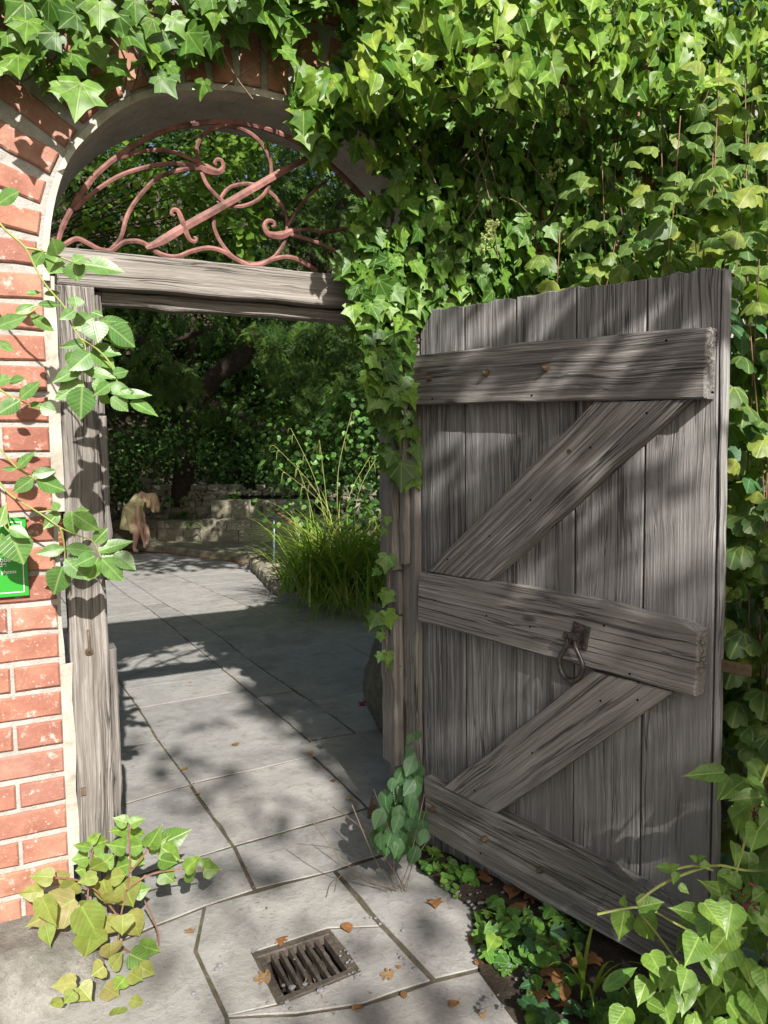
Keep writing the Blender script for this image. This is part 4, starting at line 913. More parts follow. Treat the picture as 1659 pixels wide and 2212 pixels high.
# ------------------------------------------------------------------ bright shrub in the lower right corner
rs = thing('honeysuckle_shrub', 'bright green shrub with pointed oval leaves and purple flowers in front of the door foot', 'shrub', (1.35, -1.45, 0))
LV = Leaves()
PB = [(1420, 2030), (1370, 2090), (1330, 2130), (1320, 2230), (1290, 2500), (1900, 2500), (1900, 1650), (1640, 1600), (1600, 1660), (1565, 1900), (1510, 1950), (1470, 2000)]
for q in poly_pts(PB, 520):
    d = rng.uniform(1.62, 2.05)+(.12 if q[1] < 1900 else 0); p = AT(q[0], q[1], d)
    if p[2] < .04: p[2] = rng.uniform(.04, .16)
    off = (p-HNG) @ DN; s_ = (p-HNG) @ DD
    if s_ < 1.2 and off < .075: continue
    LV.add(p, np.array([rng.normal(-.3, .6), -.45+rng.normal(0, .4), -.45]), np.array([rng.normal(0, .35), -.55, 1.0]), rng.uniform(.042, .078), 'heart', MAT['ley'], 1.05, prominence(p, .08)*(1.3-.3*d))
H_ = lambda x, y: (x*.32+1128, y*.32+1659)
def free_traced(LV, conv, lst, depth, mat, kind='heart', sc=.32):
    for bx_, by_, tx_, ty_, w in lst:
        d = depth+rng.normal(0, .02); a = AT(*conv(bx_, by_), d); b = AT(*conv(tx_, ty_), d-.01); L = np.linalg.norm(b-a); ww = w*sc*d/FOC
        LV.add(a, b-a, -ray(*conv(bx_, by_))+np.array([0, 0, .6])+rv(.15), L/1.05, kind, mat, max(.6, min(2., ww/(L*.8))), 1)
free_traced(LV, H_, [(690, 955, 655, 1180, 160), (780, 940, 960, 900, 150), (800, 990, 900, 1180, 190), (680, 930, 690, 855, 60), (1000, 680, 900, 660, 70), (1000, 680, 1065, 650, 55), (1040, 700, 1020, 790, 60), (1060, 790, 1130, 850, 60), (1180, 620, 1130, 590, 45), (1190, 620, 1240, 590, 45), (1200, 640, 1285, 655, 60), (1230, 1000, 990, 940, 150), (1370, 30, 1085, 50, 110), (1400, 60, 1310, 230, 90), (1600, 200, 1410, 205, 130), (1640, 240, 1540, 310, 90), (1060, 1330, 960, 1600, 120), (1280, 1030, 1200, 1140, 120), (1390, 870, 1215, 760, 130), (1480, 790, 1350, 720, 60)], 1.82, MAT['ley'])
LV.build(rs, 300)
st = MB()
for pts in ([(1640, 2110), (1520, 2030), (1450, 1990), (1385, 1960), (1290, 1975)], [(1700, 1882), (1610, 1880), (1540, 1870), (1440, 1905), (1375, 1950)], [(1700, 1570), (1640, 1700), (1600, 1850), (1560, 1980)], [(1380, 1970), (1450, 2060), (1530, 2200)], [(1540, 1880), (1500, 1870), (1450, 1880)]):
    st.tube(spline([AT(x, y, 1.84) for x, y in pts], 5), .003, 5)
st.build('stem', MAT['stem'], rs)
fm = []
for x, y in ((1640, 1748), (1595, 1930)):
    mb = MB(); c = AT(x, y, 1.78)
    for i in range(22):
        e = c+rv(.016)+np.array([0, 0, -.012]); d = rv(.010); mb.add([e, e+d, e+d*.5+rv(.007)], [(0, 1, 2)])
    mb.build('flower_cluster', MAT['flower'], rs)['kind'] = 'stuff'
pipe = MB().tube(spline([AT(1605, 2000, 1.80), AT(1612, 1960, 1.80), AT(1635, 1935, 1.80), AT(1690, 1925, 1.80)], 6), .006, 8); pipe.smooth = True
tag(pipe.build('iron_hoop', MAT['rust']), 'thin rusty iron hoop arching among the shrub leaves at the right edge', 'hoop')

# ------------------------------------------------------------------ weeds, creeper and litter along the foot of the door
vb = MB(); pts = [G(*p) for p in ((870, 1800), (905, 1880), (960, 1920), (1010, 1965), (1025, 2040), (1040, 2110), (1110, 2212), (1150, 2420))]
up_ = [G(*p) for p in ((950, 1770), (1100, 1860), (1300, 1960), (1500, 2060), (1700, 2100), (1900, 2100), (2100, 2300), (2300, 2500))]
n = len(pts); vv = []
for k in range(5):
    for a, b in zip(pts, up_):
        q = a+(b-a)*k/4; vv.append((q[0]+.02*noise.noise((q[0]*8, q[1]*8, 3)), q[1]+.02*noise.noise((q[0]*8, q[1]*8, 9)), (.006 if k == 0 else .012+.014*k/4)+.01*noise.noise((q[0]*14, q[1]*14, 0))))
vb.add(vv, [(k*n+i, k*n+i+1, (k+1)*n+i+1, (k+1)*n+i) for k in range(4) for i in range(n-1)]); vb.smooth = True
tag(vb.build('soil_strip', MAT['soil']), kind='structure')
wd = thing('weeds', 'small round and lobed weeds with ivy seedlings growing along the door foot', 'weeds', G(1100, 2000)); LV = Leaves()
def weedpatch(poly, n, kinds, mats, sz, hmax):
    for q in poly_pts(poly, n):
        g_ = G(*q); h = .015+hmax*rng.random()**1.4
        LV.add(g_+np.array([0, 0, h]), np.array([rng.normal(0, .7), -.4+rng.normal(0, .6), -.1]), np.array([rng.normal(0, .3), -.4, 1.]), rng.uniform(*sz), random.choice(kinds), MAT[random.choice(mats)], 1.1, prominence(g_, sz[1]))
weedpatch([(895, 1880), (940, 1850), (1000, 1880), (1040, 1920), (1000, 1945), (950, 1935)], 55, ['round', 'lobed', 'round'], ['weed', 'ley'], (.022, .042), .05)
weedpatch([(1020, 1985), (1070, 1960), (1150, 2000), (1250, 2010), (1260, 2060), (1200, 2110), (1100, 2110), (1050, 2080)], 120, ['lobed', 'round', 'lobed', 'heart'], ['weed', 'weed', 'ley', 'creeper'], (.03, .06), .08)
weedpatch([(1110, 2150), (1250, 2120), (1350, 2212), (1300, 2300), (1150, 2280)], 45, ['ovate', 'round', 'lobed'], ['weed', 'creeper'], (.03, .06), .05)
LV.add(G(1010, 1900)+[0, 0, .05], (-.2, -.6, -.5), (0, -.6, 1), .06, 'ivy', MAT['ivy'], 1, 1)
LV.build(wd, 240)
cp = thing('creeper', 'dark green creeper with toothed leaves climbing at the hinge foot of the door', 'creeper', G(860, 1800)); LV = Leaves()
for q in poly_pts([(835, 1700), (900, 1620), (915, 1700), (925, 1800), (915, 1850), (820, 1840), (810, 1790)], 75):
    p = AT(q[0], q[1]-10, rng.uniform(2.62, 2.82)); p[2] = max(.02, p[2])
    if ((p-HNG) @ DN) < .062 and (p-HNG) @ DD > -.05: p = p+DN*(.065-((p-HNG) @ DN))
    LV.add(p, np.array([rng.normal(-.2, .4), -.2, -1]), np.array([rng.normal(-.3, .3), -1, .5]), rng.uniform(.045, .075), 'serrate', MAT['creeper'], 1.2, 1)
for q in poly_pts([(868, 1600), (905, 1570), (915, 1650), (880, 1660)], 6):
    p = AT(q[0], q[1], 2.75); LV.add(p, np.array([rng.normal(-.2, .4), -.2, -1]), np.array([-.3, -1, .5]), .04, 'serrate', MAT['creeper'], 1.2, 1)
LV.build(cp, 100)
st = MB()
for i in range(8):
    a = AT(rng.uniform(830, 880), rng.uniform(1790, 1830), 2.72); a[2] = .01; e = a+np.array([rng.normal(-.12, .12), rng.normal(-.05, .05), rng.uniform(.05, .42)]); m_ = (a+e)/2+rv(.03)
    st.tube(spline([a, m_, e], 5), .0016, 4)
st.build('dead_stem', MAT['twig'], cp)['kind'] = 'stuff'
# grass tuft, strap leaf and dock leaf
def blade(base, tip, w, mb, bend=.3, nseg=7):
    base = np.asarray(base, float); tip = np.asarray(tip, float); d = tip-base; side = np.cross(d, [0, 0, 1.]); side = side/max(np.linalg.norm(side), 1e-6)
    hgt = np.array([0, 0, 1.])*bend*np.linalg.norm(d); vs = []
    for i in range(nseg+1):
        u = i/nseg; p = base+d*u+hgt*4*u*(1-u)*.5; ww = w*(1-u**2.2)*(.55+.45*min(1, u*5)); vs += [p-side*ww, p+side*ww]
    mb.add(vs, [(2*i, 2*i+1, 2*i+3, 2*i+2) for i in range(nseg)])
gt = thing('grass_tuft', 'grass tuft with pale arching blades on the soil below the door', 'grass', G(1260, 2150))
gb = G(1270, 2160)
for (x, y, d) in ((1288, 1985, 1.95), (1180, 2090, 1.92), (1250, 2060, 1.9), (1255, 2165, 1.86), (1285, 2190, 1.84), (1360, 2150, 1.84), (1330, 2080, 1.92), (1400, 2090, 1.86), (1235, 2040, 1.92)):
    mb = MB(); blade(gb+rv(.012)*[1, 1, 0], AT(x, y, d), .006, mb, .25); mb.smooth = True; mb.build('blade', MAT['sedge'], gt)
LV = Leaves(); free_traced(LV, H_, [(545, 1500, 770, 1340, 130)], 1.86, MAT['weed'], 'ovate'); LV.build(gt, 5)

# fallen leaves
def litter(x, y, sz, label, mat='dry', kind=None, grp='fallen leaves on the flagstones', z=.004):
    p = G(x, y); a = rng.uniform(0, 2*pi); kind = kind or random.choice(['ivy', 'heart', 'ovate', 'lobed'])
    B = basis((cos(a), sin(a), .05), np.array([0, 0, 1.])+rv(.12)); M = Matrix.Identity(4)
    for k in range(3): M[k][0] = B[0][k]*sz; M[k][1] = B[1][k]*sz; M[k][2] = B[2][k]*sz; M[k][3] = p[k]+(z+.1*sz if k == 2 else 0)
    o = meshobj('fallen_leaf', leaf_mesh(kind, random.randrange(6), MAT[mat]), None, None, M); tag(o, label, 'leaf', grp)
for x, y, sz, lb, m in ((745, 1998, .06, 'large brown fallen leaf on the slab above the drain grate', 'dry'), (585, 2115, .05, 'dry brown leaf caught on the left bars of the drain grate', 'dry'), (610, 2028, .04, 'dry curled leaf on the upper rim of the drain grate', 'dry'), (865, 2095, .02, 'small orange fallen leaf right of the drain grate', 'dry'),
  (850, 2112, .04, 'pale withered leaf beside the small orange leaf right of the grate', 'dry'), (870, 2146, .032, 'orange brown fallen leaf on the joint below right of the grate', 'dry'), (760, 2186, .036, 'orange fallen leaf near the bottom edge of the paving', 'dry'), (975, 2182, .042, 'orange brown fallen leaf on the slab in front of the weeds', 'dry'), (1040, 2185, .03, 'reddish fallen leaf near the soil edge at the bottom', 'dry'),
  (410, 2020, .03, 'small yellow leaf on the slab left of the drain grate', 'dry'), (748, 1728, .034, 'olive yellow leaf on the slab before the gateway', 'yellowleaf'), (725, 1690, .034, 'orange leaf on the slab before the gateway', 'dry'), (515, 1611, .04, 'pale leaf on the large slab inside the gateway', 'dry'), (405, 1661, .04, 'pale olive leaf near the joint of the large slab', 'dry'),
  (668, 1626, .036, 'brown leaf in the joint at the corner of the large slab', 'dry'), (433, 1718, .03, 'small brown leaf at a slab corner near the left jamb', 'dry'), (720, 1519, .032, 'pale leaf on the shaded slab near the boulder', 'dry'), (407, 1475, .024, 'small yellow leaf in the sun on the garden path', 'yellowleaf'), (241, 1486, .02, 'yellow leaf beside the left jamb on the path', 'yellowleaf'), (265, 1558, .02, 'tiny pale leaf near the left jamb on the path', 'yellowleaf'),
  (1030, 2032, .036, 'orange leaf on the paving edge beside the round leaved weeds', 'dry'), (1035, 2090, .036, 'brown leaf at the paving edge below the weeds', 'dry'), (940, 1950, .05, 'tan leaf at the left end of the weed patch', 'dry')):
    litter(x, y, sz, lb, m)
for i, (x, y) in enumerate([(1060, 1925), (1090, 1945), (1135, 1950), (1110, 1990), (1190, 2140), (1215, 2150), (1170, 2120), (1205, 2180), (1240, 2195), (1160, 2165), (1120, 1935), (1230, 2110), (1290, 2090), (1340, 2060), (1190, 2060), (1045, 1900)]):
    litter(x, y, rng.uniform(.045, .075), 'dry brown leaf lying in the soil strip along the door foot', 'dry', None, 'dry leaves in the soil strip', .03)
# grit
gm = MB()
for (x, y, n, s_) in ((545, 2062, 3, 10), (640, 2135, 3, 12), (700, 2138, 3, 10), (770, 2105, 6, 10), (744, 2060, 4, 8), (762, 2080, 4, 7), (562, 2120, 4, 9), (600, 2175, 4, 12), (860, 2078, 4, 14), (1040, 1960, 16, 22), (1000, 1935, 8, 20), (1060, 2045, 4, 12), (1100, 2110, 5, 14), (1150, 2130, 10, 26), (1060, 2195, 8, 20), (480, 2090, 3, 12), (820, 1995, 3, 12), (400, 2170, 5, 40), (900, 2060, 5, 60)):
    for i in range(n):
        p = G(x+rng.normal(0, s_), y+rng.normal(0, s_*.6)); r = rng.uniform(.0018, .0065)*(1 if n > 3 else 1.6); q = boulder(rng.integers(99), 6, 4, .7)
        ca = rng.uniform(0, 6); gm.add([(p[0]+(v[0]*cos(ca)-v[1]*sin(ca))*r*2.4, p[1]+(v[0]*sin(ca)+v[1]*cos(ca))*r*1.7, p[2]+.004+r*.4+v[2]*r*1.4+(.02 if x > 980 else 0)) for v in q.v], q.f)
tag(gm.build('gravel', MAT['grit']), 'scattered grey grit and small pebbles on the paving and soil', 'gravel', kind='stuff')
cr_ = MB()
for i in range(420):
    lines = [(LA, -1, 3), (LB, .9, 4), (LC, .9, 4)]; f, y0_, y1_ = lines[i % 3]; y = rng.uniform(y0_, y1_); p = np.array([f(y)+rng.normal(0, .008), y, .0]); d = rv(.006); d[2] = abs(d[2])
    cr_.add([p, p+d, p+rv(.006)], [(0, 1, 2)])
for i in range(170):
    p = G(rng.uniform(300, 1000), rng.uniform(1700, 2212)); d = rv(.005)*[1, 1, .2]; p[2] = .003; cr_.add([p, p+d, p+d*.5+rv(.003)*[1, 1, .3]], [(0, 1, 2)])
tag(cr_.build('leaf_crumbs', MAT['twig']), 'fine brown leaf crumbs and bits in the joints of the paving', 'litter', kind='stuff')

# ------------------------------------------------------------------ drain grate
dg = thing('drain_grate', 'square cast iron drain grate with seven slots set in the flagstones', 'drain grate', (np.mean([p[0] for p in GR]), np.mean([p[1] for p in GR]), 0))
def glerp(u, v):
    a, b, c, d = (np.array([*p, 0.]) for p in GR); return (a*(1-u)+b*u)*(1-v)+(d*(1-u)+c*u)*v
def gbar(name, u0, u1, v0, v1, z0=-.03, z1=-.001):
    P = [glerp(u0, v0), glerp(u1, v0), glerp(u1, v1), glerp(u0, v1)]; c = sum(P)/4
    mb = prism(rough([tuple((p-c)[:2]) for p in P], .03, .0008, int(u0*100)), z1-z0, .003); return mb.build(name, MAT['castiron'], dg, Matrix.Translation((c[0], c[1], z0)))
gbar('rim', 0, 1, 0, .10); gbar('rim', 0, 1, .90, 1); gbar('rim', 0, .085, .102, .898); gbar('rim', .915, 1, .102, .898)
for i in range(6):
    u = .085+.83*(i+1)/7; gbar('grate_bar', u-.024, u+.024, .102, .898, -.03, -.0025)
# iron stub at the threshold
sb = MB(); p = G(803, 1765); prism([(-.02, 0), (.02, 0), (.022, .05), (.006, .055), (.008, .085), (-.004, .09), (-.008, .05), (-.02, .045)], .012, .002, sb)
tag(sb.build('door_stay', MAT['rust'], None, frame(p, (1, 0, 0), (0, -1, 0))), 'rusty notched iron stub set upright in the paving by the right jamb', 'iron stub')
# worn round boulder behind the right jamb
bo = boulder(11, 22, 16, 1.); bo.smooth = True; q = G(858, 1615); h_ = .62
tag(bo.build('boulder', MAT['boulder'], None, Matrix.Translation((q[0]+.20, q[1]+.22, .27)) @ Matrix.Diagonal((.56, .5, .72, 1))), 'dark rounded boulder standing just inside the right door jamb', 'boulder')
mb = MB(); fp = G(787, 1524)
for i in range(10): e = fp+rv(.012)+[0, 0, .015]; mb.add([e, e+rv(.02), e+rv(.02)], [(0, 1, 2)])
tag(mb.build('fallen_flower', MAT['flower']), 'dark red fallen flower on the slab near the boulder', 'flower')

# ------------------------------------------------------------------ green sign
sg = thing('wall_sign', 'green notice plate with white border and lettering on the left brick wall', 'sign', WY(30, 1286, -.02))
tr, brp = WY(54, 1117, -.014), WY(65, 1286, -.014); sr = (tr[0]+brp[0])/2; zt_, zb_ = tr[2], brp[2]; SW = .27
prism([(-SW, zb_), (0, zb_), (0, zt_), (-SW, zt_)], .012, .0015).build('plate', MAT['sign'], sg, frame((sr, -.004, 0), (1, 0, 0), (0, -1, 0)))
bd = MB(); m1 = .0125; w_ = .0022
for a, b in (((-SW+m1, zb_+m1), (-m1, zb_+m1+w_)), ((-SW+m1, zt_-m1-w_), (-m1, zt_-m1)), ((-m1-w_, zb_+m1+w_+.0003), (-m1, zt_-m1-w_-.0003)), ((-SW+m1, zb_+m1+w_+.0003), (-SW+m1+w_, zt_-m1-w_-.0003))):
    bd.box((sr+a[0], -.0172, a[1]), (sr+b[0], -.0163, b[1]))
bd.build('border', MAT['white'], sg)
def letters(txt, x, y, size, offset=.0):
    cu = bpy.data.curves.new('t', 'FONT'); cu.body = txt; cu.size = size; cu.align_x = 'RIGHT'; cu.extrude = .0003; cu.offset = offset
    o = bpy.data.objects.new('t', cu); COL.objects.link(o); bpy.context.view_layer.update()
    me = bpy.data.meshes.new_from_object(o.evaluated_get(bpy.context.evaluated_depsgraph_get())); bpy.data.objects.remove(o)
    me.materials.clear(); me.name = 'lettering'; w = WY(x, y, -.0168)
    return meshobj('lettering', me, MAT['white'], sg, frame(w, (1, 0, 0), (0, -1, 0)))
letters('mobiles', 38, 1061.8+.2*750, .021, .0006); letters('de', 14, 1061.8+.2*810, .021, .0006); letters('e photos', 35.5, 1061.8+.2*878, .0145, .0002)

# ================================================================== the garden beyond the gate
def polyprism(name, poly, z0, z1, mat, parent=None, b=.01, stp=.2, amp=.006, seed=0):
    c = np.mean(np.asarray(poly), axis=0); p = [tuple(np.asarray(q)-c) for q in poly]
    if area2(p) < 0: p = p[::-1]
    return prism(rough(p, stp, amp, seed), z1-z0, b).build(name, mat, parent, Matrix.Translation((c[0], c[1], z0)))
t0, t1, t2 = G(262, 1184)[:2], G(450, 1206)[:2], G(660, 1232)[:2]; away = np.array([.25, 1.]); 
terrace = polyprism('terrace', [t0, t1, t2, t2+[2.5, .6], t2+[3.2, 7], t0+away*6], -.02, .11, MAT['gstone'], None, .015, .4, .01, 5); tag(terrace, kind='structure')
rl = MB(); off = np.array([-.02, -.085])
for a, b in ((t0, t1), (t1, t2)): rl.add([(a[0], a[1]-.004, .008), (b[0], b[1]-.004, .008), (b[0]+off[0], b[1]+off[1], .008), (a[0]+off[0], a[1]+off[1], .008)], [(3, 2, 1, 0)])
tag(rl.build('rill', MAT['ochre']), kind='structure')
# dry stone wall, bench and ledge
b0 = G(432, 1169, .11)[:2]; b1 = G(690, 1172, .11)[:2]; bdir = (b1-b0)/np.linalg.norm(b1-b0); bn = np.array([-bdir[1], bdir[0]]); rz_ = atan2(bdir[1], bdir[0])
bench = thing('stone_bench', 'long stone bench of squared blocks against the garden wall', 'bench', (*((b0+b1)/2), .11))
BLK = []
for i in range(6):
    p = rough([(-.5, -.5), (.5, -.5), (.5, .5), (-.5, .5)], .26, .012, 300+i); m_ = prism(p, 1., .03).mesh('block'); m_.materials.append(MAT['gstone']); BLK.append(m_)
def block(parent, c, size, rz=rz_, name='block'):
    return meshobj(name, random.choice(BLK), None, parent, Matrix.Translation((float(c[0]), float(c[1]), float(c[2]))) @ Matrix.Rotation(rz+rng.normal(0, .012), 4, 'Z') @ Matrix.Diagonal((*size, 1)))
Lb = np.linalg.norm(b1-b0)
u = 0.
while u < Lb-.1:
    w = min(rng.uniform(.55, .8), Lb-u); c = b0+bdir*(u+w/2)+bn*.24; block(bench, (*c, .11), (w-.015, .46, .19)); u += w
u = 0.
while u < Lb-.1:
    w = min(rng.uniform(.35, .55), Lb-u); c = b0+bdir*(u+w/2)+bn*.25; block(bench, (*c, .302), (w-.015, .45, .17)); u += w
u = 0.
for w in (.72, .5, .6, .45, .4, .4):
    if u+w > Lb: break
    c = b0+bdir*(u+w/2)+bn*.66; block(bench, (*c, .475), (w-.012, .35, .31)); u += w
lg = thing('stone_ledge', 'low mossy stone ledge behind the bending person', 'ledge', (*(b0-bdir*.8), .11))
u = -1.9
while u < -.06:
    w = min(rng.uniform(.35, .6), -.05-u); c = b0+bdir*(u+w/2)+bn*.30
    block(lg, (*c, .11), (w-.02, .5, .20)); block(lg, (*(c+bdir*.1+bn*.05), .315), (w*1.0-.02, .42, .12)); u += w
dw = thing('dry_stone_wall', 'rough dry stone wall with pale boulders behind the stone bench', 'stone wall', (*(b0+bn*1.0), .0), kind='thing')
z = .12; row = 0
while z < 1.52:
    h = rng.uniform(.085, .135); u = -2.4+rng.uniform(-.1, .1)
    lim = 1.5 if True else 0
    while u < Lb+.6:
        w = rng.uniform(.11, .30); c = b0+bdir*(u+w/2)+bn*(1.02+.05*row*.2+rng.normal(0, .02))
        if z < .75 and u > .0 and u < Lb-.2: u += w; continue
        if not (z > .98+.25*noise.noise((u*1.3, 0, 4))): rock('stone', dw, (*c, z+h/2), (w*1.12, .28, h*1.22), rz_+rng.normal(0, .08), None, rng.normal(0, .06))
        u += w
    z += h*.98; row += 1
polyprism('wall_core', [b0-bdir*2.6+bn*1.08, b1+bdir*.9+bn*1.08, b1+bdir*.9+bn*1.7, b0-bdir*2.6+bn*1.7], 0, .85, MAT['soil'], dw)
# the dark brick side wall at the left
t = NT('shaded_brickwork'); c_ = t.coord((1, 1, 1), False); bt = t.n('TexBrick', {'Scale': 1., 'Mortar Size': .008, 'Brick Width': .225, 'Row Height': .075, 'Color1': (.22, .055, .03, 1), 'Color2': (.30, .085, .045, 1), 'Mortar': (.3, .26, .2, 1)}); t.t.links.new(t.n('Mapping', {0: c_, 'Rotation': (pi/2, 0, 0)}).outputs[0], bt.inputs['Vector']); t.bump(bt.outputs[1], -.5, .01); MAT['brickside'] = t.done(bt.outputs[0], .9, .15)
s0 = AT(238, 1120, 12.6); s0[2] = 0
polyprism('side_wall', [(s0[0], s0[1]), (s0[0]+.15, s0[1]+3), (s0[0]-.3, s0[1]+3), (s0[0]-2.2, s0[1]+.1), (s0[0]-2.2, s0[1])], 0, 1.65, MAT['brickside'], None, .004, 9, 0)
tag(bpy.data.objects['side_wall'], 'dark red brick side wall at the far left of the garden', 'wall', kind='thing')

# ferns
def fern(x, y, z, n, L, lab):
    c = G(x, y, z); f = thing('fern', lab, 'fern', c, 'hart\'s tongue ferns in the wall')
    for i in range(n):
        a = rng.uniform(0, 2*pi); LL = L*rng.uniform(.7, 1.1); P = []
        d = np.array([cos(a), sin(a), 0]); side = np.array([-sin(a), cos(a), 0]); vs = []; ns = 6; lift = rng.uniform(.5, 1.1)
        for k in range(ns+1):
            u = k/ns; p = c+d*LL*u*.8+np.array([0, 0, LL*(lift*u-.9*u*u)]); w = .028*(1-u**3)*(.5+.5*min(1, u*4)); vs += [p-side*w, p+side*w]
        mb = MB().add(vs, [(2*k, 2*k+1, 2*k+3, 2*k+2) for k in range(ns)]); mb.smooth = True; o = mb.build('frond', MAT['fern'], f)
        o.data.uv_layers.new(name='UVMap')
fern(392, 1118, .45, 16, .42, 'large glossy fern left of the stone bench'); fern(362, 1085, .75, 9, .34, 'fern above the bending person in the stone wall'); fern(412, 1135, .42, 9, .3, 'small fern hanging at the end of the stone bench'); fern(505, 1076, .8, 7, .22, 'small fern on top of the bench back against the wall'); fern(340, 1050, 1.0, 8, .34, 'shaded fern high on the left of the stone wall')

# ------------------------------------------------------------------ masses of foliage
def clumps(LV, cs, kind, mat, sz, up=.7, prom=False, wide=1.):
    for (c, r, n) in cs:
        c = np.asarray(c, float); r = np.asarray(r if np.iterable(r) else (r, r, r), float)
        for i in range(n):
            d = rv(); d = d/np.linalg.norm(d); rad = rng.random()**.45; p = c+d*r*rad
            nr = d*.8+np.array([0, -.35, up])+rv(.35); tip = np.cross(nr, rv())*.7+np.array([d[0]*.6, d[1]*.6, -.5])
            s_ = rng.uniform(*sz); LV.add(p, tip, nr, s_, kind, MAT[mat] if isinstance(mat, str) else MAT[random.choice(mat)], wide, prominence(p, s_) if prom else 0)
# ivy and ground cover on the bank over the stone wall
bk = thing('bank_ivy', 'dark ivy ground cover tumbling over the bank above the stone wall', 'ivy', G(420, 1100)); LV = Leaves()
for i in range(5200):
    u = rng.uniform(-3.2, Lb+2.2); v = rng.random(); p0 = b0+bdir*u+bn*(.85+3.2*v); p = np.array([p0[0], p0[1], 0]); p[2] = max(.2, .88+.18*noise.noise((u*1.3, 0, 4))+.15*noise.noise((u*2, v*5, 0))+.62*max(0, v*3.2-.2)*.9)+rng.uniform(-.1, .16)
    if v < .10: p[2] -= rng.random()*.6*(1 if noise.noise((u*1.7, 3, 3)) > -.05 else 0)
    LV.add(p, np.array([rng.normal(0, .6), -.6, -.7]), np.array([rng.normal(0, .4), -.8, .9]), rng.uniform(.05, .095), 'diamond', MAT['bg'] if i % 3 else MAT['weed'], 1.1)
LV.build(bk, 0); bk['kind'] = 'stuff'
# yew: trunk, limbs, hanging sprays
def yew_tpl():
    out = []
    for k in range(6):
        r = np.random.default_rng(900+k); V, F = [], []
        def needle(b, d, L):
            n = len(V); s_ = np.array([-d[1], d[0], 0])*.05; V.extend([b-s_*.5, b+s_*.5, b+d*L]); F.append((n, n+1, n+2))
        def twig(b, d, L, m):
            for i in range(m):
                u = (i+1)/m; p = b+d*L*u+np.array([0, 0, -.12*u*u*L]); 
                for sg_ in (-1, 1):
                    nd = np.array([d[0]*.55-sg_*d[1]*.83, d[1]*.55+sg_*d[0]*.83, r.normal(0, .25)]); needle(p, nd, .13*(1-.3*u))
            n = len(V); s_ = np.array([-d[1], d[0], 0])*.008; V.extend([b-s_, b+s_, b+d*L]); F.append((n, n+1, n+2))
        twig(np.zeros(3), np.array([0, 1., 0]), 1., 11)
        for i in range(5):
            u = .15+.15*i; sg_ = 1 if i % 2 else -1; a = sg_*r.uniform(.6, .95); twig(np.array([0, u, -.1*u*u]), np.array([sin(a), cos(a), r.normal(-.1, .15)]), .5*(1-.45*u), 7)
        V = np.array(V); out.append((V, F, V[:, :2]))
    return out
TPL['yew'] = yew_tpl()
yw = thing('yew_tree', 'old yew tree with a leaning reddish trunk and hanging sprays beyond the gate', 'tree', AT(470, 980, 13.2))
tb = MB(); A3 = lambda x, y, d: AT(x, y, d)
tb.tube(spline([A3(385, 1120, 14.6), A3(400, 1000, 14.0), A3(412, 930, 13.5), A3(430, 865, 13.1), A3(470, 808, 12.9), A3(540, 760, 12.7), A3(620, 700, 12.4), A3(700, 600, 12.2), A3(740, 430, 12.2), A3(760, 200, 12.4), A3(770, -100, 12.6)], 5), list(np.interp(np.linspace(0, 1, 51), [0, .2, .45, .7, 1], [.2, .16, .16, .12, .07])), 10); tb.smooth = True; tb.build('trunk', MAT['bark'], yw)
for pts, r0 in ((((440, 850, 13.1), (395, 800, 13), (340, 770, 12.8), (290, 720, 12.5)), .11), (((450, 870, 13.1), (500, 890, 12.9), (560, 915, 12.6), (620, 930, 12.3)), .12), (((330, 750, 12.2), (380, 735, 12.0), (457, 711, 11.8), (520, 714, 11.6), (570, 728, 11.4), (640, 740, 11)), .05), (((620, 700, 12.4), (680, 690, 11.6), (740, 700, 10.8), (800, 730, 10.2)), .07), (((700, 600, 12.2), (620, 480, 11.6), (500, 420, 11)), .07), (((740, 430, 12.2), (800, 380, 11.2), (860, 360, 10.4)), .06), (((700, 560, 12), (700, 500, 11.5), (670, 540, 11), (665, 600, 10.6)), .03)):
    mb = MB().tube(spline([A3(*p) for p in pts], 5), list(np.linspace(r0, r0*.4, (len(pts)-1)*5+1)), 7); mb.smooth = True; mb.build('limb', MAT['bark'], yw)
LV = Leaves()
def yewzone(poly, n, d0, d1, sz):
    for q in poly_pts(poly, n):
        p = AT(q[0], q[1], rng.uniform(d0, d1)); a = rng.uniform(0, 2*pi)
        LV.add(p, np.array([cos(a)*.6, sin(a)*.6-.25, -.75]), np.array([rng.normal(0, .3), -.6, .9]), rng.uniform(*sz), 'yew', MAT['yew'])
yewzone([(540, 690), (810, 660), (830, 900), (700, 900), (600, 830), (560, 760)], 520, 9.4, 11.0, (.18, .34))
yewzone([(620, 820), (800, 820), (780, 960), (690, 960)], 120, 9.0, 9.8, (.16, .26))
yewzone([(260, 760), (330, 730), (420, 780), (430, 830), (330, 870), (270, 830)], 130, 11.0, 12.2, (.18, .32))
yewzone([(380, 840), (520, 850), (520, 910), (400, 900)], 50, 12, 13, (.18, .3))
yewzone([(240, 640), (830, 660), (830, 720), (560, 730), (300, 730)], 160, 10.5, 12.5, (.18, .34))
yewzone([(560, 240), (840, 260), (860, 620), (560, 600)], 480, 9.5, 12.5, (.18, .34))
yewzone([(100, 200), (600, 200), (600, 640), (100, 640)], 260, 11, 13.5, (.2, .36))
LV.build(yw, 0, 'crown')
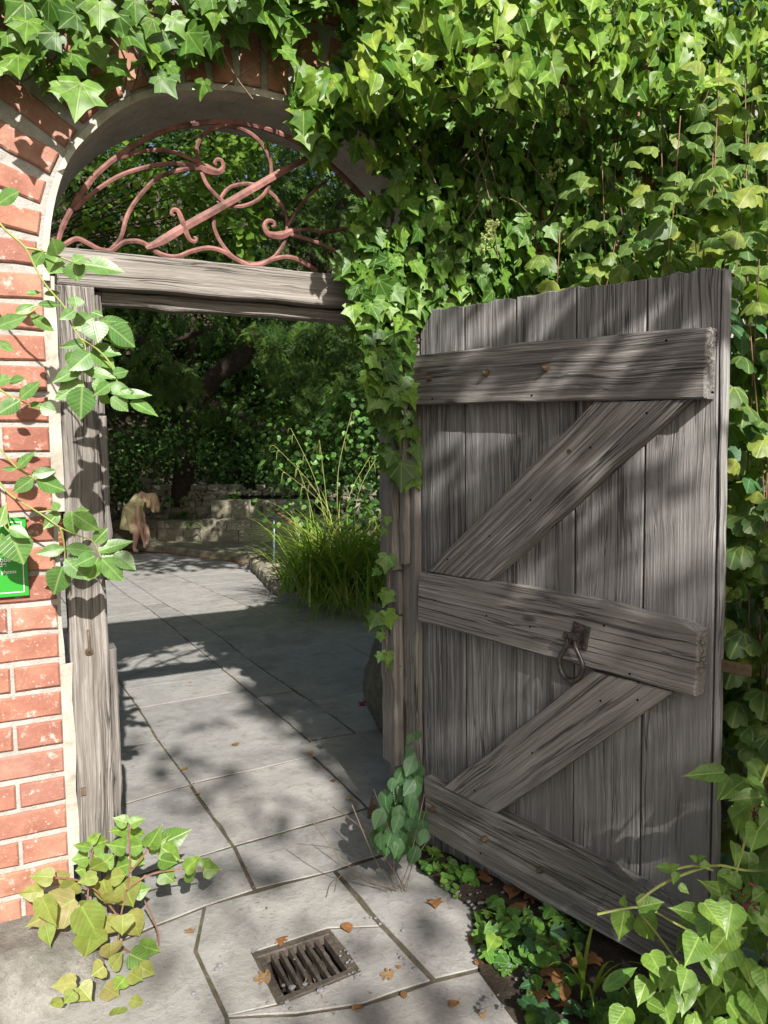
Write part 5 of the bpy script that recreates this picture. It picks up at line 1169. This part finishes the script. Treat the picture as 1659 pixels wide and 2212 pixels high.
# hazel with bright leaves seen through the arch
hz_ = thing('hazel', 'hazel with bright yellow green leaves seen through the iron fanlight', 'tree', (-.35, 7.6, 0)); LV = Leaves(); st = MB()
hc = []
for x, y, d, r, n in ((470, 400, 8.8, .42, 150), (520, 500, 8.6, .35, 90), (420, 470, 9, .45, 110), (330, 400, 9.2, .45, 110), (250, 350, 9.4, .4, 80), (200, 470, 9.2, .3, 50), (540, 320, 9, .35, 90), (300, 500, 9.3, .35, 60), (470, 330, 9.4, .4, 80), (430, 290, 9.6, .4, 60), (560, 430, 8.8, .25, 50)):
    c = AT(x, y, d); hc.append((c, r, n)); b = np.array([-.35+rng.normal(0, .1), 7.6+rng.normal(0, .15), 0]); st.tube(spline([b, b+[.05, .1, 2.2], b+[.25, .2, 3.9], c], 6), list(np.linspace(.03, .006, 19)), 6)
clumps(LV, hc, 'ovate', 'hazel', (.07, .125), .8, True, 1.35); LV.build(hz_, 260); st.smooth = True; st.build('stem', MAT['bark'], hz_)
# shrubs right of the path behind the sedge, and small bright leaves at the path edge
bs_ = thing('evergreen_shrub', 'dark glossy shrub behind the sedge clump right of the garden path', 'shrub', (3.9, 7.5, .1)); LV = Leaves()
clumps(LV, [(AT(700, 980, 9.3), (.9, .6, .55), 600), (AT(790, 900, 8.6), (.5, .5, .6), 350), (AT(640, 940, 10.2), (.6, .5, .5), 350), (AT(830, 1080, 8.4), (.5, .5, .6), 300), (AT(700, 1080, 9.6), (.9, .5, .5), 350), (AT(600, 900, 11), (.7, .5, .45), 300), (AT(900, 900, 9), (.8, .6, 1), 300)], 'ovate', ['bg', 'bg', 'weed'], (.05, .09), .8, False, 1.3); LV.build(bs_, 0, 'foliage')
ds = thing('dark_shrub', 'dark shrub crowding the stone wall left of the bending person', 'shrub', (1.5, 12.3, .1)); LV = Leaves()
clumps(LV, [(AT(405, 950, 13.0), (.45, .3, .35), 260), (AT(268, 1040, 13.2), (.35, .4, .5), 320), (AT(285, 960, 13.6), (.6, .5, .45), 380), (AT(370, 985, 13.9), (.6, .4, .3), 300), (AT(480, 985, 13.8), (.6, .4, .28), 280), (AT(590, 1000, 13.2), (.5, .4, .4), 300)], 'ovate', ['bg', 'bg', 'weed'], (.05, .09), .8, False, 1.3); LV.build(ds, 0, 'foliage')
mt = thing('mint_patch', 'bright small leaved plants spilling over the bed edge beside the rock', 'plants', (*bedA, .15)); LV = Leaves()
clumps(LV, [(AT(632, 1225, 8.6), (.16, .18, .13), 170), (AT(660, 1250, 8.2), (.22, .2, .12), 190), (AT(700, 1275, 7.8), (.25, .2, .12), 150), (AT(625, 1262, 8.1), (.09, .1, .08), 60), (AT(760, 1290, 7.5), (.3, .2, .1), 120)], 'round', ['ley', 'weed', 'hazel'], (.025, .05), .9); LV.build(mt, 0, 'foliage'); mt['kind'] = 'stuff'
# sedge
sd_ = thing('sedge_clump', 'big arching clump of pendulous sedge right of the garden path', 'sedge', G(720, 1310)); sm = MB()
def sedge_blade(base, d, L, lift, w, mb, ns=7, sag=1.1):
    side = np.array([-d[1], d[0], 0]); vs = []
    for k in range(ns+1):
        u = k/ns; p = base+d*L*u*(.45+.35*u)+np.array([0, 0, L*(lift*u-sag*.62*u**2.4)]); ww = w*(1-u**1.8); vs += [p-side*ww, p+side*ww]
    mb.add(vs, [(2*k, 2*k+1, 2*k+3, 2*k+2) for k in range(ns)])
sc_ = AT(722, 1280, 7.7); sc_[2] = .15
T3 = []
for i in range(950):
    b = sc_+np.array([rng.normal(.08, .2), rng.normal(.1, .3), 0]); a = rng.uniform(0, 2*pi); d = np.array([cos(a), sin(a), 0])
    sedge_blade(b, d, rng.uniform(.5, 1.3), rng.uniform(.95, 1.3), rng.uniform(.006, .014), sm, 7, rng.uniform(.7, 1.25)); T3 += [rng.random()]*16
for i in range(160):
    b = sc_+np.array([rng.normal(.0, .3), rng.normal(-.3, .2), 0]); a = rng.normal(-pi/2-.3, .5); d = np.array([cos(a), sin(a), 0])
    sedge_blade(b, d, rng.uniform(.5, .9), rng.uniform(.3, .6), rng.uniform(.002, .004), sm, 7, 1.2); T3 += [.72]*16
sm.smooth = True; o = sm.build('blades', MAT['sedge'], sd_); o['kind'] = 'stuff'; o.data.uv_layers.new(name='UVMap'); at = o.data.attributes.new('tint', 'FLOAT', 'POINT'); at.data.foreach_set('value', np.array(T3, np.float32))
for tx, ty in ((592, 962), (604, 1012), (628, 925), (690, 950), (800, 985), (760, 890), (640, 1000), (665, 1040), (840, 950)):
    e = AT(tx, ty, rng.uniform(7.4, 8.2)); b = sc_+rv(.12)*[1, 1, 0]; m_ = (b*.4+e*.6)+np.array([(b[0]-e[0])*.18, 0, .16]); P = spline([b, b+(m_-b)*.5+[0, 0, .08], m_, e], 5)
    end = P[-1]; dr = (P[-1]-P[-3]); dr = dr/np.linalg.norm(dr)*np.array([1, 1, .1]); P += [end+dr*.05+[0, 0, -.01], end+dr*.07+[0, 0, -.06]]
    mb = MB().tube(P, list(np.linspace(.0036, .0018, len(P))), 5); mb.smooth = True
    for k in (-4, -6): q = P[k]; mb.tube(spline([q, q+dr*.04+[0, 0, .0], q+dr*.055+[0, 0, -.09]], 3), .003, 4)
    mb.build('flower_stalk', MAT['stem'], sd_)
# handrail and rock
hr = thing('handrail', 'blue grey steel handrail with a worn timber top rail beside the rill', 'handrail', G(592, 1232))
r0_ = AT(592, 1226, 9.75); r0t = AT(592, 1104, 9.75); r1t = AT(646, 1141, 9.6); r1b = r1t.copy(); r1b[2] = .12
for a, b in ((r0_, r0t), (r1b, r1t)): mb = MB().tube([a, b], .013, 10); mb.smooth = True; mb.build('post', MAT['galv'], hr)
e0 = AT(581, 1094, 9.78); e1 = AT(700, 1178, 9.45); mb = MB(); mb.tube([e0, e1], .021, 8, 1.); mb.build('top_rail', MAT['red_iron'], hr)
rp_ = G(590, 1252)
rk = boulder(5, 10, 7, .62).build('rock', MAT['gstone'], None, Matrix.Translation((rp_[0]+.02, rp_[1]+.1, .085)) @ Matrix.Diagonal((.27, .24, .22, 1))); tag(rk, 'pale squarish rock at the foot of the handrail post', 'rock')

# ------------------------------------------------------------------ background shrubs and trees that close the view
def bgtree(name, label, x, y, h, cl, mat, sz, n, kind='diamond', grp='trees behind the garden'):
    t_ = thing(name, label, 'tree', (x, y, 0), grp); mb = MB()
    P = spline([(x, y, -.1), (x+rng.normal(0, .2), y, h*.3), (x+rng.normal(0, .4), y+.2, h*.8)], 6); mb.tube(P, list(np.linspace(.16, .05, len(P))), 8); mb.smooth = True; mb.build('trunk', MAT['bark'], t_)
    LV = Leaves(); clumps(LV, [(np.array([x, y, 0])+np.array(c), r, n) for c, r in cl], kind, mat, sz, .8); LV.build(t_, 0, 'crown')
k = 0
labs = ['dark tree at the far left seen through the arch', 'dark tree behind the yew trunk', 'leafy tree behind the stone wall centre', 'dark tree behind the sedge and shrubs', 'leafy tree at the far right behind the wall', 'tree closing the view at the back left', 'tree closing the view at the back right', 'dark tree left of the garden hidden behind the brick pier', 'dense tree right behind the yew crown', 'dense tree above the sedge at the right of the arch view']
for (x, y, h) in ((-.5, 14.5, 11), (3.2, 16.2, 11.5), (6.5, 15.2, 11), (8.6, 12.5, 10), (11, 10.5, 9), (1.2, 17.5, 12.5), (6, 18.5, 12.5), (-2.5, 12.5, 10), (3.4, 14.6, 10.5), (5.4, 13.2, 10.2)):
    cl = [((rng.uniform(-2, 2), rng.uniform(-.9, .9), rng.uniform(1.6, h)), (1.3, .9, 1.1)) for j in range(20)]
    bgtree('broadleaf_tree', labs[k], x, y, h, cl, ['bg', 'bg', 'bg', 'yew'], (.13, .24), 260); k += 1

wt = thing('wall_top_shrub', 'leafy shrub growing over the top of the wall at the upper right', 'shrub', (2.8, .5, 0)); LV = Leaves()
clumps(LV, [((x_, rng.uniform(.25, .45), rng.uniform(3.35, 3.75)), (.45, .25, .35), 200) for x_ in np.arange(1.7, 5.2, .35)], 'ivyplain', ['ivy', 'bg'], (.07, .11), .8); LV.build(wt, 0, 'foliage')
mb = MB(); mb.tube(spline([(3.2, .6, -.1), (3.1, .6, 2.), (2.9, .6, 3.6)], 5), .05, 7); mb.build('trunk', MAT['bark'], wt)
# ------------------------------------------------------------------ unseen trees, crowns laid out for their shade: one over the garden, one behind the viewer
L2 = np.array([SUN[0]/SUN[1], 1., SUN[2]/SUN[1]])
def shade_from(xg, yg, dist): return np.array([xg, yg, 0.])-L2*dist      # a point whose shadow falls at xg, yg
ov = thing('overhanging_tree', 'tall unseen tree overhanging the garden path, its crown laid out to shade the garden', 'tree', (-2.6, 6.4, 0)); mb = MB(); mb.tube(spline([(-2.6, 6.4, -.1), (-2.4, 6.4, 3.5), (-1.2, 6.3, 6), (1.5, 6.2, 7.2), (4, 6.4, 8)], 6), list(np.linspace(.28, .07, 25)), 9); mb.smooth = True; mb.build('trunk', MAT['bark'], ov)
LV = Leaves(); oc = []
rc = np.random.default_rng(21)
for xg in np.arange(-2.6, 9, .8):
    for yg in np.arange(8.7, 22, .8):
        if rc.random() < .10 or (3.0 < xg < 5.4 and 10.6 < yg < 14 and rc.random() < .6): continue
        h = rc.uniform(5.8, 8.6) if yg < 14 else rc.uniform(7.5, 10.5)
        oc.append((shade_from(xg+rc.normal(0, .15), yg+rc.normal(0, .15), h/.72), (.62, .62, .35), 95))
for j in range(16): oc.append((shade_from(rng.uniform(1.0, 3.4), rng.uniform(9.6, 13), 8.5/.72), (.6, .6, .3), 90))
clumps(LV, oc, 'diamond', ['bg', 'hazel'], (.13, .22), .9); LV.build(ov, 0, 'crown')
sh_ = thing('shade_tree', 'leafy tree behind the viewer casting dappled shade on the door and paving', 'tree', (3.2, -10.5, 0)); mb = MB(); mb.tube(spline([(3.2, -10.5, -.1), (3.0, -10.3, 3), (1.8, -9.6, 5.5), (.6, -8.6, 6.8)], 6), list(np.linspace(.25, .06, 19)), 9); mb.smooth = True; mb.build('trunk', MAT['bark'], sh_)
LV = Leaves(); oc = []
for xg, yg, r, n in SHADE if 'SHADE' in globals() else [(x_, y_, .24, 62) for x_ in np.arange(1.42, 3.4, .32) for y_ in np.arange(-2.4, .72, .32)]+[(1.2, y_, .16, 34) for y_ in np.arange(-.2, .9, .25)]+[(x_, y_, .11, 22) for x_ in (1.2, 1.36) for y_ in np.arange(.9, 2.45, .17)]:
    oc.append((shade_from(xg+rng.normal(0, .05), yg+rng.normal(0, .05), rng.uniform(8.2, 9.6)), (r, r, r*.8), n))
for xg, yg, r, n in ((.95, .35, .14, 18), (.42, 1.3, .13, 18), (.62, 1.0, .11, 13), (.38, .85, .10, 10), (.75, .62, .1, 9), (.7, -.5, .22, 12), (.2, -.25, .15, 7), (1.0, -.5, .2, 20), (.6, -1.1, .3, 22), (1.1, -.1, .16, 18), (.3, .15, .14, 12), (.55, .3, .12, 9), (.35, -.75, .2, 14), (.05, -1.0, .2, 14), (.85, -.05, .13, 11), (.5, -.3, .12, 7), (.25, 1.75, .1, 8), (.7, 1.7, .1, 8)):
    oc.append((shade_from(xg, yg, rng.uniform(8.2, 9.6)), (r, r, r*.8), n))
for j in range(38):                                                      # lower twigs: crisper dapples on the upper door
    xg, yg = rng.uniform(1.38, 2.0), rng.uniform(.95, 3.1); c_ = shade_from(xg, yg, max(rng.uniform(4.2, 4.8), yg+rng.uniform(4.0, 4.6)))
    oc.append((c_, (.13, .04, .06), 7))
clumps(LV, oc, 'diamond', ['bg', 'hazel'], (.09, .15), .9); LV.build(sh_, 0, 'crown')

# ------------------------------------------------------------------ the bending person
ps = thing('person', 'person in a yellow dress bending down barefoot to touch the water, long fair hair hanging', 'person', G(305, 1191))
pd = proj(G(305, 1191))[2]
def pp(x, y, dz=0.): return AT(x, y, pd+dz)
def skinmesh(name, nodes, edges, mat, root=0, sub=2):
    me = bpy.data.meshes.new(name); me.from_pydata([tuple(map(float, n[0])) for n in nodes], edges, []); o = bpy.data.objects.new(name, me); COL.objects.link(o)
    o.modifiers.new('s', 'SKIN'); 
    for i, n in enumerate(nodes):
        r = n[1]; me.skin_vertices[0].data[i].radius = (r, r) if np.isscalar(r) else r
    me.skin_vertices[0].data[root].use_root = True
    m2 = o.modifiers.new('u', 'SUBSURF'); m2.levels = sub; m2.render_levels = sub; bpy.context.view_layer.update()
    out = bpy.data.meshes.new_from_object(o.evaluated_get(bpy.context.evaluated_depsgraph_get())); out.name = name; bpy.data.objects.remove(o)
    out.polygons.foreach_set('use_smooth', [True]*len(out.polygons)); out.materials.clear(); return out
N = [(pp(283, 1122), .13), (pp(287, 1100), .115), (pp(296, 1082), .12), (pp(308, 1072), .10), (pp(318, 1074), .05), (pp(329, 1080), .085), (pp(335, 1090), .065),       # pelvis..head
     (pp(299, 1086, -.16), .05), (pp(297, 1112, -.20), .04), (pp(303, 1142, -.17), .033), (pp(309, 1164, -.12), .024), (pp(312, 1176, -.10), .022),               # near arm
     (pp(306, 1085, .14), .05), (pp(308, 1112, .17), .04), (pp(313, 1142, .12), .033), (pp(315, 1166, .06), .024), (pp(316, 1178, .05), .022),                   # far arm
     (pp(287, 1132, -.10), .085), (pp(298, 1143, -.11), .07), (pp(293, 1160, -.11), .055), (pp(290, 1182, -.10), .034), (pp(291, 1189, -.10), .034), (pp(299, 1191, -.11), .028),   # near leg
     (pp(293, 1130, .09), .085), (pp(315, 1139, .08), .07), (pp(317, 1160, .08), .055), (pp(314, 1184, .08), .034), (pp(315, 1190, .08), .034), (pp(327, 1194, .07), .028)]
ED = [(0, 1), (1, 2), (2, 3), (3, 4), (4, 5), (5, 6), (2, 7), (7, 8), (8, 9), (9, 10), (10, 11), (2, 12), (12, 13), (13, 14), (14, 15), (15, 16), (0, 17), (17, 18), (18, 19), (19, 20), (20, 21), (21, 22), (0, 23), (23, 24), (24, 25), (25, 26), (26, 27), (27, 28)]
k = len(N)
for (hb_, x, y, dz) in ((11, 312, 1176, -.10), (16, 316, 1178, .05)):
    for j, (dx, dy, L) in enumerate(((-2.4, 6, 1.), (-1., 8, 1.), (.6, 8.5, 1.), (2.2, 7.5, 1.), (4.2, 3.5, 1.))):
        N.append((pp(x+dx*.5, y+dy*.45, dz+.012*(j-2)), .011)); N.append((pp(x+dx, y+dy, dz+.014*(j-2)), .009)); ED += [(hb_, k), (k, k+1)]; k += 2
meshobj('body', skinmesh('body', N, ED, MAT['skin']), MAT['skin'], ps)
DN_ = [(pp(283, 1122), .175), (pp(286, 1102), .15), (pp(295, 1084), .15), (pp(305, 1075), .125), (pp(281, 1136), .175), (pp(287, 1142, -.10), .11), (pp(306, 1136, -.06), .10), (pp(297, 1138, .1), .12), (pp(314, 1137, .07), .10),
       (pp(299, 1088, -.15), .075), (pp(298, 1097, -.18), .062), (pp(306, 1087, .14), .075), (pp(307, 1098, .16), .062)]
meshobj('dress', skinmesh('dress', DN_, [(0, 1), (1, 2), (2, 3), (0, 4), (4, 5), (5, 6), (4, 7), (7, 8), (2, 9), (9, 10), (2, 11), (11, 12)], MAT['dress']), MAT['dress'], ps)
HN = [(pp(326, 1072), .10), (pp(333, 1078), .105), (pp(337, 1092), .075), (pp(341, 1107), .028), (pp(322, 1084, -.08), .06), (pp(321, 1098, -.1), .03), (pp(330, 1096, -.05), .055), (pp(332, 1108, -.05), .02), (pp(314, 1072, -.03), .075), (pp(311, 1086, -.12), .04)]
meshobj('hair', skinmesh('hair', HN, [(0, 1), (1, 2), (2, 3), (0, 4), (4, 5), (1, 6), (6, 7), (0, 8), (8, 9)], MAT['hair']), MAT['hair'], ps)
